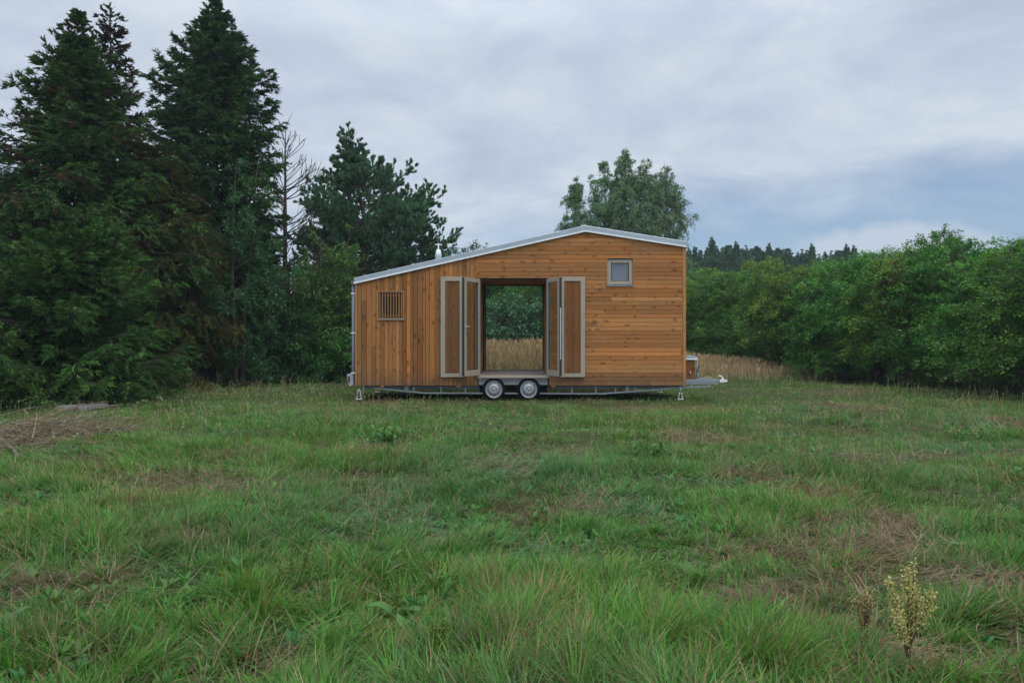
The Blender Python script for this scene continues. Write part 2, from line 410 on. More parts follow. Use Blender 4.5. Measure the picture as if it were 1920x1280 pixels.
cam = bpy.data.cameras.new('camera'); cam.sensor_width = 36; cam.lens = 36 * F_PX / 1920; cam.clip_end = 2000; cam.clip_start = .05
co = bpy.data.objects.new('camera', cam); COL.objects.link(co); co.location = (0, 0, CAM_H); co.rotation_euler = (PI / 2, 0, 0)
scene.camera = co
scene.view_settings.view_transform = 'Standard'; scene.view_settings.look = 'None'
scene.view_settings.exposure = 0; scene.view_settings.gamma = 1
scene.cycles.max_bounces = 6; scene.cycles.transparent_max_bounces = 12; scene.cycles.diffuse_bounces = 3

# ------------------------------------------------------------------ moist air between the camera and the far trees
def haze():
    me = bpy.data.meshes.new('haze'); x, y0, y1, z0, z1 = 412, -72, 512, -1.6, 17
    v = [(a, b, c_) for a in (-x, x) for b in (y0, y1) for c_ in (z0, z1)]
    me.from_pydata(v, [], [(0, 1, 3, 2), (4, 6, 7, 5), (0, 4, 5, 1), (2, 3, 7, 6), (0, 2, 6, 4), (1, 5, 7, 3)])
    m = bpy.data.materials.new('damp_air'); m.use_nodes = True; t = m.node_tree; t.nodes.clear()
    o_ = t.nodes.new('ShaderNodeOutputMaterial'); vv = t.nodes.new('ShaderNodeVolumePrincipled')
    vv.inputs['Color'].default_value = (.80, .90, 1., 1); vv.inputs['Density'].default_value = .00065; vv.inputs['Anisotropy'].default_value = .2
    t.links.new(vv.outputs[0], o_.inputs['Volume']); me.materials.append(m)
    o = bpy.data.objects.new('haze', me); COL.objects.link(o); tag(o, 'faint bluish haze over the meadow and the far forest', 'haze', None, 'stuff')
haze()

# ------------------------------------------------------------------ dryness of the meadow
SPOTS = [(1420, 900, .55, .38), (1545, 935, .42, .5), (1655, 990, .45, .5), (1765, 1045, .45, .5), (1480, 1120, .42, .55), (1590, 1090, .3, .3),
         (1580, 762, 1.4, .42), (345, 1030, .34, .4), (1080, 965, .36, .35), (1300, 825, .7, .45), (1000, 1230, .3, .45), (950, 756, 2.0, .16),
         (1180, 768, 1.2, .34), (720, 752, 1.1, .34), (1330, 765, 1.3, .28), (1880, 800, 1.4, .3), (500, 1245, .3, .35), (250, 1230, .3, .3),
         (870, 1080, .3, .25), (20, 850, .6, .5), (700, 930, .5, .25), (1850, 1090, .4, .4), (1240, 790, .8, .3), (1000, 900, .4, .3), (620, 1130, .3, .3), (1700, 1240, .3, .4)]
SPW = [(*gp(px, py), r * .72, a) for px, py, r, a in SPOTS]
def dryness(x, y):
    d = (fbm(x, y, .8, 10) - .55) * 1.7 + (fbm(x, y, 4., 14) - .5) * .6
    rag = fbm(x, y, .42, 24)
    for sx_, sy_, r, a in SPW:
        wob = 1 + (vnoise(x, y, .35, 21) - .5) * .9
        d = d + a * 2.0 * np.exp(-((((x - sx_) / 1.25) ** 2 + ((y - sy_) / 1.0) ** 2) / (r * r)) * wob) * (.25 + 1.2 * sstep(.3, .62, rag))
    d = d + .03 * sstep(13.0, 15.5, y) * (1 - sstep(19, 23, y))
    return np.clip(d, 0, 1)

# ------------------------------------------------------------------ ground
def build_ground():
    xs = np.concatenate([np.linspace(-400, -26, 16), np.linspace(-24, 24, 161), np.linspace(26, 400, 16)])
    ys = np.concatenate([np.linspace(-60, 1.5, 8), np.linspace(2, 40, 130), np.linspace(44, 500, 20)])
    X, Y = np.meshgrid(xs, ys); Z = terrain(X, Y)
    b = VB(); nx, ny = len(xs), len(ys)
    i = np.arange(ny - 1)[:, None] * nx + np.arange(nx - 1)[None]
    dr = dryness(X, Y).ravel()[:, None]
    col = np.array([.045, .068, .020]) * (1 - dr) + np.array([.135, .092, .052]) * dr
    und = (sstep(-4.0, -3.4, X) * (1 - sstep(3.7, 4.2, X)) * sstep(17.25, 17.6, Y) * (1 - sstep(20, 20.6, Y))).ravel()[:, None]  # bare soil under the house, with its shade painted into the colour
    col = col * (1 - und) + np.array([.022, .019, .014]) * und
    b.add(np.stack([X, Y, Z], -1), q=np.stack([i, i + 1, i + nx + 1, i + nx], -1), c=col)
    m, nt, out = new_mat('meadow_soil')
    p = N(nt, 'ShaderNodeBsdfPrincipled', Roughness=.95); p.inputs['Specular IOR Level'].default_value = .1
    tc = N(nt, 'ShaderNodeTexCoord'); no = N(nt, 'ShaderNodeTexNoise', Scale=9., Detail=8., Roughness=.75); L(nt, tc.outputs['Object'], no.inputs['Vector'])
    at_ = N(nt, 'ShaderNodeAttribute', attribute_name='Col')
    L(nt, mixc(nt, 1., at_.outputs['Color'], ramp(nt, no.outputs['Fac'], [(.3, .45), (.7, 1.4)]), 'MULTIPLY'), p.inputs['Base Color'])
    bp = N(nt, 'ShaderNodeBump', Strength=.8, Distance=.03); L(nt, no.outputs['Fac'], bp.inputs['Height']); L(nt, bp.outputs[0], p.inputs['Normal'])
    L(nt, p.outputs[0], out.inputs['Surface'])
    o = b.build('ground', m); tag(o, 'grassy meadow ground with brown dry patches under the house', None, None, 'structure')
build_ground()

# ------------------------------------------------------------------ grass
def blades(vb, P, az, lean0, curl, Ln, W, C, seg=3, tipc=None):
    n = len(P)
    hd = np.stack([np.cos(az), np.sin(az), np.zeros(n)], 1); sd_ = np.stack([-np.sin(az), np.cos(az), np.zeros(n)], 1)
    tw = np.random.default_rng(n).uniform(-.7, .7, n)[:, None]
    pts = [P]; th = lean0.copy(); p = P.copy()
    for k in range(seg):
        th = np.minimum(th + curl / seg, 1.75)
        p = p + (hd * np.sin(th)[:, None] + np.array([0, 0, 1.]) * np.cos(th)[:, None]) * (Ln / seg)[:, None]
        pts.append(p)
    s2 = sd_ + hd * tw
    V = []; 
    for k in range(seg):
        ww = (W * (.8, 1., .72, .5)[k] * .5)[:, None] if seg == 3 else (W * (.9, .8)[k] * .5)[:, None]
        V += [pts[k] - s2 * ww, pts[k] + s2 * ww]
    V.append(pts[seg])
    V = np.stack(V, 1); k = V.shape[1]
    # keep the tips above the soil
    zz = V[:, :, 2]; g = P[:, 2:3] - .01; V[:, :, 2] = np.maximum(zz, g)
    b = np.arange(n)[:, None] * k
    q = [b + np.array([[2 * j, 2 * j + 1, 2 * j + 3, 2 * j + 2]]) for j in range(seg - 1)]
    t = b + np.array([[2 * seg - 2, 2 * seg - 1, 2 * seg]])
    cc = np.repeat(C[:, None], k, 1)
    if tipc is not None: cc[:, -3:] = cc[:, -3:] * .45 + tipc[:, None] * .55
    vb.add(V, q=np.concatenate(q), t=t, c=cc.reshape(-1, 3))

def wedge(rng, n, y0, y1, power, half=.78, pad=.5):
    """points inside the field the camera looks over; power sets how density falls off"""
    u = rng.random(n)
    if abs(power) < 1e-6: y = y0 + (y1 - y0) * u
    else: y = (y0 ** power + (y1 ** power - y0 ** power) * u) ** (1 / power)
    x = rng.uniform(-1, 1, n) * (y * half + pad)
    return x, y
def meadow_mask(x, y, rng):
    keep = np.ones(len(x), bool)
    keep &= ~((x > -3.4) & (x < 3.9) & (y > FR + .25) & (y < 19.9) & (rng.random(len(x)) < .8))
    return keep

GREEN = np.array([(.082, .255, .042), (.110, .29, .050), (.056, .205, .042), (.142, .30, .062)])
BLUEG = np.array([(.102, .238, .080), (.145, .27, .115), (.080, .21, .070)])
STRAW = np.array([(.30, .225, .13), (.24, .165, .095), (.36, .285, .18), (.185, .12, .075)])
def pick(rng, T, n): return T[rng.integers(0, len(T), n)] * rng.uniform(.75, 1.25, (n, 1))

def build_grass():
    rng = np.random.default_rng(5)
    vb = VB()
    for (n, y0, y1, seg, wmul) in ((400000, 2.1, 7.5, 3, 1.), (430000, 7.5, 16, 2, 1.), (170000, 16, 34, 2, 1.)):
        x, y = wedge(rng, n, y0, y1, .35)
        k = meadow_mask(x, y, rng); x, y = x[k], y[k]
        dr = dryness(x, y)
        tuft = fbm(x, y, .55, 30); big = fbm(x, y, 2.6, 33)
        # bare where the thatch shows; thicker in tufts
        k = rng.random(len(x)) < np.clip((1.1 - dr * .85) * (.5 + 1.1 * sstep(.3, .6, tuft)), .06, 1)
        x, y, dr, tuft, big = x[k], y[k], dr[k], tuft[k], big[k]
        n = len(x)
        # blades gather round tuft centres of three sizes
        cs = np.array([.09, .17, .31])[rng.choice(3, n, p=[.3, .4, .3])]; ro = cs * 7.
        u_ = x * np.cos(ro) + y * np.sin(ro); v_ = -x * np.sin(ro) + y * np.cos(ro)
        cu = np.floor(u_ / cs); cvv = np.floor(v_ / cs)
        def hsh(a, b_): q_ = np.sin(cu * a + cvv * b_ + cs * 91.7) * 43758.5453; return q_ - np.floor(q_)
        h, h2, h3, h4 = hsh(127.1, 311.7), hsh(269.5, 183.3), hsh(419.2, 371.9), hsh(87.3, 221.4)
        tu = (cu + h) * cs; tv = (cvv + h2) * cs
        cxx = tu * np.cos(ro) - tv * np.sin(ro); cyy = tu * np.sin(ro) + tv * np.cos(ro)
        ox, oy = x - cxx, y - cyy
        pull = rng.uniform(.1, .85, n)
        x = x - ox * pull; y = y - oy * pull
        z = terrain(x, y)
        flow = fbm(x, y, 1.7, 50) * 4 * PI + fbm(x, y, .5, 53) * 3.
        az = np.where(rng.random(n) < .6, np.arctan2(oy, ox) + rng.normal(0, .5, n), flow + rng.normal(0, .6, n))
        lodge = sstep(.5, .66, fbm(x, y, 1.0, 60) + .3 * (h4 - .5))        # patches of laid-over grass
        az = np.where(rng.random(n) < lodge * .9, flow + (h3 - .5) * 1.6 + rng.normal(0, .3, n), az)
        lean = np.abs(rng.normal(.3, .25, n)) + lodge * rng.uniform(.5, 1.05, n) + dr * .35
        curl = rng.uniform(.3, 1.4, n) + lodge * .3
        Ln = (.060 + .125 * sstep(.36, .66, tuft * .55 + big * .45)) * (.55 + .95 * h3) * rng.uniform(.6, 1.3, n) * (1 - .4 * dr) * np.where(y > 13.5, .7, 1.) * (1 + .25 * lodge)
        W = rng.uniform(.0026, .0064, n) * np.maximum(1., y / 6.) ** .65 * wmul
        C = pick(rng, GREEN, n)
        bl = np.clip(sstep(.46, .64, fbm(x, y, 1.9, 70) + .2 * (h2 - .5)) * .55 + lodge * .35 + .08 * sstep(-1, 4, x), 0, 1)
        C = np.where((rng.random(n) < bl)[:, None], pick(rng, BLUEG, n), C)
        ps = np.clip(.11 + dr * .76 + .3 * (h4 > .9), 0, .88)
        st = rng.random(n) < ps
        C = np.where(st[:, None], pick(rng, STRAW, n), C)
        C = C * (.70 + .58 * h[:, None])
        hue = (fbm(x, y, 3.3, 80) - .5)[:, None] * .8 + .14 * sstep(10, 17, y)[:, None] + .3 * (h2[:, None] - .5)
        C = C * (1 + hue * np.array([.6, .12, -.25]))
        tipc = np.where((rng.random(n) < .16)[:, None], pick(rng, STRAW, n), C)
        blades(vb, np.stack([x, y, z], 1), az, lean, curl, Ln, W, C, seg, tipc)
    o = vb.build('meadow_grass', M['grass'])
    tag(o, 'shaggy uneven green meadow grass with tufts and laid patches', 'grass', None, 'stuff')
    # dry thatch lying on the ground
    vb = VB()
    for (n, y0, y1, wm) in ((90000, 2.1, 9, 1.), (75000, 9, 21, 1.)):
        x, y = wedge(rng, n, y0, y1, .4)
        dr = dryness(x, y)
        k = (rng.random(n) < .12 + .9 * dr) & meadow_mask(x, y, rng); x, y, dr = x[k], y[k], dr[k]; n = len(x)
        z = terrain(x, y) + rng.uniform(0, .05, n) + .03 * dr
        flow = fbm(x, y, .9, 90) * 4 * PI
        az = flow + rng.normal(0, .9, n)
        blades(vb, np.stack([x, y, z], 1), az, rng.uniform(1.05, 1.6, n), rng.uniform(0, .35, n), rng.uniform(.08, .26, n),
               rng.uniform(.0028, .0052, n) * np.maximum(1., y / 6.5) ** .75, pick(rng, STRAW, n) * (.62 + .5 * vnoise(x, y, .4, 95)[:, None]), 2)
    o = vb.build('dry_thatch', M['straw'])
    tag(o, 'brown flattened dry hay lying in patches among the green grass', 'dry grass', None, 'stuff')
    # thin seed stalks standing over the grass
    vb = VB()
    x, y = wedge(rng, 6500, 2.6, 29, .6)
    k = (fbm(x, y, 2.2, 110) - .06 + .10 * (x < -.1 * y) - .35 * (np.abs(x - .2) < 4) * (y > 16) * (y < 20.5) > .5) & meadow_mask(x, y, rng); x, y = x[k], y[k]; n = len(x)
    P = np.stack([x, y, terrain(x, y)], 1); az = rng.uniform(0, 2 * PI, n); Hh = rng.uniform(.16, .38, n)
    Dv = np.stack([np.cos(az) * .22, np.sin(az) * .22, np.ones(n)], 1); Dv /= np.linalg.norm(Dv, axis=1, keepdims=True)
    Cs = pick(rng, np.array([(.24, .20, .10), (.17, .18, .08), (.30, .25, .15)]), n)
    wd = .0028 * np.maximum(1, y / 5.)
    vb.shoots(P, Dv, Hh, wd, Cs)
    vb.shoots(P + Dv * (Hh * .8)[:, None], Dv, rng.uniform(.04, .09, n), wd * 2.3, Cs)
    # bent drooping stalks too
    k = rng.random(n) < .5
    blades(vb, P[k] + (.02, .03, 0), az[k] + 1.3, np.abs(rng.normal(.2, .15, k.sum())), rng.uniform(.5, 1.3, k.sum()), Hh[k] * 1.1, wd[k] * 1.3, Cs[k] * .9, 3)
    o = vb.build('seed_stalks', M['straw']); tag(o, 'thin straw coloured seed stalks standing above the meadow', 'grass', None, 'stuff')
    # low broad-leaved herbs among the blades
    vb = VB(); x, y = wedge(rng, 1500, 2.3, 15, .5); k = fbm(x, y, 1.4, 115) > .47; x, y = x[k], y[k]
    for a, b_ in zip(x, y):
        sub = VB(); nl = int(rng.integers(4, 9)); c0 = np.array([(.085, .22, .045), (.11, .25, .06), (.07, .19, .06), (.14, .23, .07)])
        dirs = rng.uniform(0, 2 * PI, nl); e = rng.uniform(.25, 1.1, nl); D = np.stack([np.cos(dirs) * np.cos(e), np.sin(dirs) * np.cos(e), np.sin(e)], 1)
        ll = rng.uniform(.035, .085, nl); P0 = np.tile([a, b_, float(terrain(a, b_)) + rng.uniform(.01, .07)], (nl, 1))
        nn = unit(np.stack([-np.cos(dirs), -np.sin(dirs), np.full(nl, 1.2)], 1)); C = np.tile(c0[rng.integers(0, 4)], (nl, 1)) * rng.uniform(.8, 1.15, (nl, 1))
        vb.leaves(P0, D, nn, ll, ll * rng.uniform(.3, .6), C, .22, .5)
    o = vb.build('low_herbs', M['leaf']); tag(o, 'small broad-leaved herbs scattered low between the grass blades', 'herbs', None, 'stuff')
    # small pale flower heads on the left of the meadow and a few yellow ones in the middle
    vb = VB()
    spots = [gp(px, py) for px, py in [(370, 805), (395, 812), (350, 830), (260, 800), (100, 860), (150, 815), (430, 760), (470, 750), (560, 745), (620, 740), (245, 792), (330, 770), (410, 745)]]
    pts = []; 
    for sx_, sy_ in spots:
        for _ in range(14): pts.append((sx_ + rng.normal(0, .35), sy_ + rng.normal(0, .5)))
    pts = np.array(pts); n = len(pts)
    zb = terrain(pts[:, 0], pts[:, 1]); hh = rng.uniform(.18, .36, n)
    P = np.stack([pts[:, 0], pts[:, 1], zb], 1)
    Dv = np.tile([0.05, 0.02, 1.], (n, 1)); Dv /= np.linalg.norm(Dv[0])
    vb.shoots(P, Dv, hh, .005, np.tile([.12, .14, .06], (n, 1)))
    for k in range(7):
        o_ = rng.normal(0, .012, (n, 3)); dd = rng.normal(0, 1, (n, 3)); dd[:, 2] = np.abs(dd[:, 2]) * .4; dd /= np.linalg.norm(dd, axis=1, keepdims=True)
        up = np.tile([0, .3, 1.], (n, 1)); vb.leaves(P + Dv * hh[:, None] + o_, dd, up, .026, .018, np.tile([.55, .55, .43], (n, 1)) * rng.uniform(.7, 1.1, (n, 1)))
    o = vb.build('white_wildflowers', M['leaf']); tag(o, 'tiny creamy white wildflower heads scattered over the grass beside the spruces', 'flowers', None, 'stuff')
    vb = VB()
    pts = np.array([gp(px, py) for px, py in [(899, 834), (912, 828), (919, 840), (890, 822), (1795, 852), (1823, 850), (1778, 853), (1240, 860)]]); n = len(pts)
    zb = terrain(pts[:, 0], pts[:, 1]); P = np.stack([pts[:, 0], pts[:, 1], zb], 1)
    Dv = np.tile([0.03, -.04, 1.], (n, 1)); Dv /= np.linalg.norm(Dv[0]); hh = np.full(n, .3)
    vb.shoots(P, Dv, hh, .005, np.tile([.06, .12, .03], (n, 1)))
    for k in range(6):
        a = k * PI / 3; dd = np.tile([math.cos(a), math.sin(a), .35], (n, 1)); dd /= np.linalg.norm(dd[0])
        vb.leaves(P + Dv * hh[:, None], dd, np.tile([0, 0, 1.], (n, 1)), .022, .017, np.tile([.75, .55, .03], (n, 1)))
    o = vb.build('yellow_wildflowers', M['leaf']); tag(o, 'few bright yellow buttercup-like flowers dotted in the green grass', 'flowers', None, 'stuff')
build_grass()

def build_tall_grass():
    rng = np.random.default_rng(15)
    vb = VB()
    n = 56000
    x = rng.uniform(-3.6, 15, n); y = rng.uniform(20.3, 33, n)
    y0 = 20.6 + 6.4 * sstep(3.3, 6.5, x) + (fbm(x, y, 1.5, 120) - .5) * 3.0 + rng.normal(0, .35, n)
    end = 13.2 + (y - 27) * .8 + (fbm(x, y, 2., 123) - .5) * 2
    k = (y > y0) & (x < end) & (rng.random(n) < 1 - .6 * sstep(8, 13.5, x)); x, y = x[k], y[k]; n = len(x)
    z = terrain(x, y)
    Hh = (1.42 - .38 * sstep(1.5, 6, x) - .25 * sstep(5, 8, x) - .4 * sstep(8, 12, x)) * rng.uniform(.5, 1.1, n) * (.88 + .24 * fbm(x, y, 1.2, 126)) * (.45 + .55 * sstep(0, 1.6, y - y0[k]))
    P = np.stack([x, y, z], 1)
    az = rng.uniform(0, 2 * PI, n)
    TAN = np.array([(.47, .37, .23), (.38, .28, .17), (.56, .46, .31), (.33, .30, .15), (.43, .31, .21)])
    C = pick(rng, TAN, n)
    blades(vb, P, az, np.abs(rng.normal(.08, .08, n)), rng.uniform(.0, .5, n), Hh, np.full(n, .011), C, 3)
    # seed heads
    k = rng.random(n) < .8 * (1 - .3 * sstep(7, 12, x))
    Dv = np.stack([np.cos(az) * .2, np.sin(az) * .2, np.ones(n)], 1); Dv /= np.linalg.norm(Dv, axis=1, keepdims=True)
    vb.shoots((P + np.stack([np.cos(az) * .09, np.sin(az) * .09, np.ones(n)], 1) * (Hh * .86)[:, None])[k], Dv[k], rng.uniform(.1, .2, k.sum()), .028, (C * np.array([1.08, .98, .95]))[k])
    # greener basal leaves
    m = 30000
    i = rng.integers(0, n, m)
    Pg = P[i] + rng.normal(0, .06, (m, 3)) * np.array([1, 1, 0])
    Cg = np.where((rng.random(m) < .55)[:, None], pick(rng, np.array([(.12, .16, .05), (.16, .18, .07), (.09, .13, .04)]), m), pick(rng, TAN, m))
    blades(vb, Pg, rng.uniform(0, 2 * PI, m), np.abs(rng.normal(.12, .1, m)), rng.uniform(.2, .9, m), Hh[i] * rng.uniform(.3, .72, m), np.full(m, .014), Cg, 3)
    o = vb.build('tall_grass', M['straw']); tag(o, 'tall dry tan grass with seed heads standing behind the house', 'tall grass', None, 'stuff')
build_tall_grass()

# ------------------------------------------------------------------ trees
def rdir(rng, n): return unit(rng.normal(0, 1, (n, 3)))
def trunk_path(rng, base, top, wob, k=9):
    t = np.linspace(0, 1, k)[:, None]
    p = np.array(base) * (1 - t) + np.array(top) * t
    j = rng.normal(0, wob, (k, 3)); j[0] = 0; j[:, 2] = 0
    return p + np.cumsum(j, 0) * np.sqrt(t)
def along(path, t):
    k = len(path) - 1; f = np.clip(t, 0, .9999) * k; i = f.astype(int); u = (f - i)[:, None]
    return path[i] * (1 - u) + path[i + 1] * u
def bp(b, t):
    P0, D, Ln, dr = b
    return P0 + D * (Ln * t)[:, None] + np.array([0, 0, -1.]) * (dr * Ln * t * t)[:, None]
def kids(rng, b, n, t0, t1, spread, up, l0, l1, dr):
    P0, D, Ln, d0 = b
    i = np.repeat(np.arange(len(P0)), n); i = i[rng.random(len(i)) < np.clip(1.15 * Ln[i] / np.percentile(Ln, 85), .12, 1)]
    t = rng.uniform(t0, t1, len(i))
    sub = (P0[i], D[i], Ln[i], d0[i]); p = bp(sub, t)
    tang = unit(D[i] + np.array([0, 0, -2.]) * (d0[i] * t)[:, None])
    d = unit(tang * (1 - spread * .5) + rdir(rng, len(i)) * spread + np.array([0, 0, up]))
    ln = Ln[i] * rng.uniform(l0, l1, len(i)) * (1.15 - .5 * t)
    return (p, d, ln, np.full(len(i), dr)), i
def limb_tubes(vb, b, r0, r1, k=4, m=4, C=(1, 1, 1)):
    ts = np.linspace(0, 1, k); path = np.stack([bp(b, np.full(len(b[0]), t)) for t in ts], 1)
    r0 = np.broadcast_to(np.asarray(r0, float), (len(b[0]),))
    vb.tubes(path, r0[:, None] * (1 - ts)[None] + r1 * ts[None], m, C)

def broadleaf_meshes(seed, H, R, base_t, stems, n1, n2, n3, nl, lsize, cols, prof, elev=(.2, 1.0), spread=.6, wob=.06, twig_droop=.15, r_trunk=.06, twig_up=.15, splay=.35, limb_droop=.1, lw=.6, clump=None, shape_off=None, bare=0., zmin=.05):
    rng = np.random.default_rng(seed)
    wood = VB(); fol = VB()
    T = []
    for s in range(stems):
        a = 2 * PI * (s + rng.random() * .6) / max(1, stems)
        rr = splay * R * (0 if stems == 1 else rng.uniform(.5, 1.2)); hh = H * (1 if s == 0 else rng.uniform(.72, .98))
        T.append(trunk_path(rng, (.12 * math.cos(a) * (stems > 1), .12 * math.sin(a) * (stems > 1), -.1), (rr * math.cos(a), rr * math.sin(a), hh), wob))
    for p in T:
        rad = r_trunk * (1 - np.linspace(0, 1, len(p))) ** .8 + .006
        wood.tubes(p[None], rad[None], 8)
    P0 = []; D = []; Ln = []
    for p in T:
        t = np.sort(rng.uniform(base_t, .99, n1)); pos = along(p, t)
        az = np.arange(n1) * 2.4 + rng.normal(0, .4, n1)
        e = elev[0] + (elev[1] - elev[0]) * t + rng.normal(0, .18, n1)
        P0.append(pos); D.append(np.stack([np.cos(az) * np.cos(e), np.sin(az) * np.cos(e), np.sin(e)], 1))
        Ln.append(R * np.array([prof((tt - base_t) / (1 - base_t)) for tt in t]) * rng.uniform(.7, 1.15, n1))
    b1 = (np.concatenate(P0), np.concatenate(D), np.concatenate(Ln), np.full(n1 * len(T), limb_droop))
    limb_tubes(wood, b1, np.clip(b1[2] * .018, .006, .05), .004, 5, 5)
    b2, i2 = kids(rng, b1, n2, .25, 1., spread, twig_up, .3, .55, twig_droop * .6)
    limb_tubes(wood, b2, .007, .003, 3, 3)
    b3, i3 = kids(rng, b2, n3, .2, 1.05, spread, twig_up * .5, .4, .8, twig_droop)
    if len(b3[0]) < 6000: limb_tubes(wood, b3, .004, .002, 3, 3)
    cl = rng.random(len(b1[0]))[i2][i3]            # one tint for each limb
    c2 = rng.random(len(b2[0]))[i3]
    keep = rng.random(len(b3[0])) > bare
    n = len(b3[0]); i = np.repeat(np.arange(n)[keep], nl); t = rng.uniform(.1, 1.05, len(i))
    sub = tuple(q[i] for q in b3); p = bp(sub, t) + rng.normal(0, lsize * .5, (len(i), 3))
    d = unit(sub[1] * .6 + rdir(rng, len(i)) * .9 + np.array([0, 0, -.35 - twig_droop]))
    nn = unit(rdir(rng, len(i)) * .75 + np.array([0, 0, 1.]))
    ca, cb = np.array(cols[0]), np.array(cols[1])
    f = np.clip(cl[i] * .6 + c2[i] * .4 + rng.normal(0, .18, len(i)), 0, 1)[:, None]
    C = (ca * (1 - f) + cb * f) * rng.uniform(.75, 1.25, (len(i), 1))
    if len(cols) > 2:
        k = rng.random(len(i)) < cols[3]; C[k] = np.array(cols[2]) * rng.uniform(.7, 1.2, (k.sum(), 1))
    if clump is not None: C = clump(p, C, rng)
    ok = p[:, 2] > zmin * rng.uniform(.6, 1.5, len(p))
    ls = lsize * rng.uniform(.65, 1.3, len(i))
    fol.leaves(p[ok], d[ok], nn[ok], ls[ok], (ls * lw)[ok], C[ok])
    return wood, fol

def put_tree(name, wood, fol, loc, mats, label, cat, group=None, rot=0., parts=('trunk', 'crown'), scale=1.):
    t = thing(name, loc, label, cat, group)
    ORI[t] = np.zeros(3)
    if wood is not None: place(parts[0], wood.mesh(parts[0]), M[mats[0]], t)
    if fol is not None: place(parts[1], fol.mesh(parts[1]), M[mats[1]], t)
    t.rotation_euler = (0, 0, rot); t.scale = (scale,) * 3
    return t

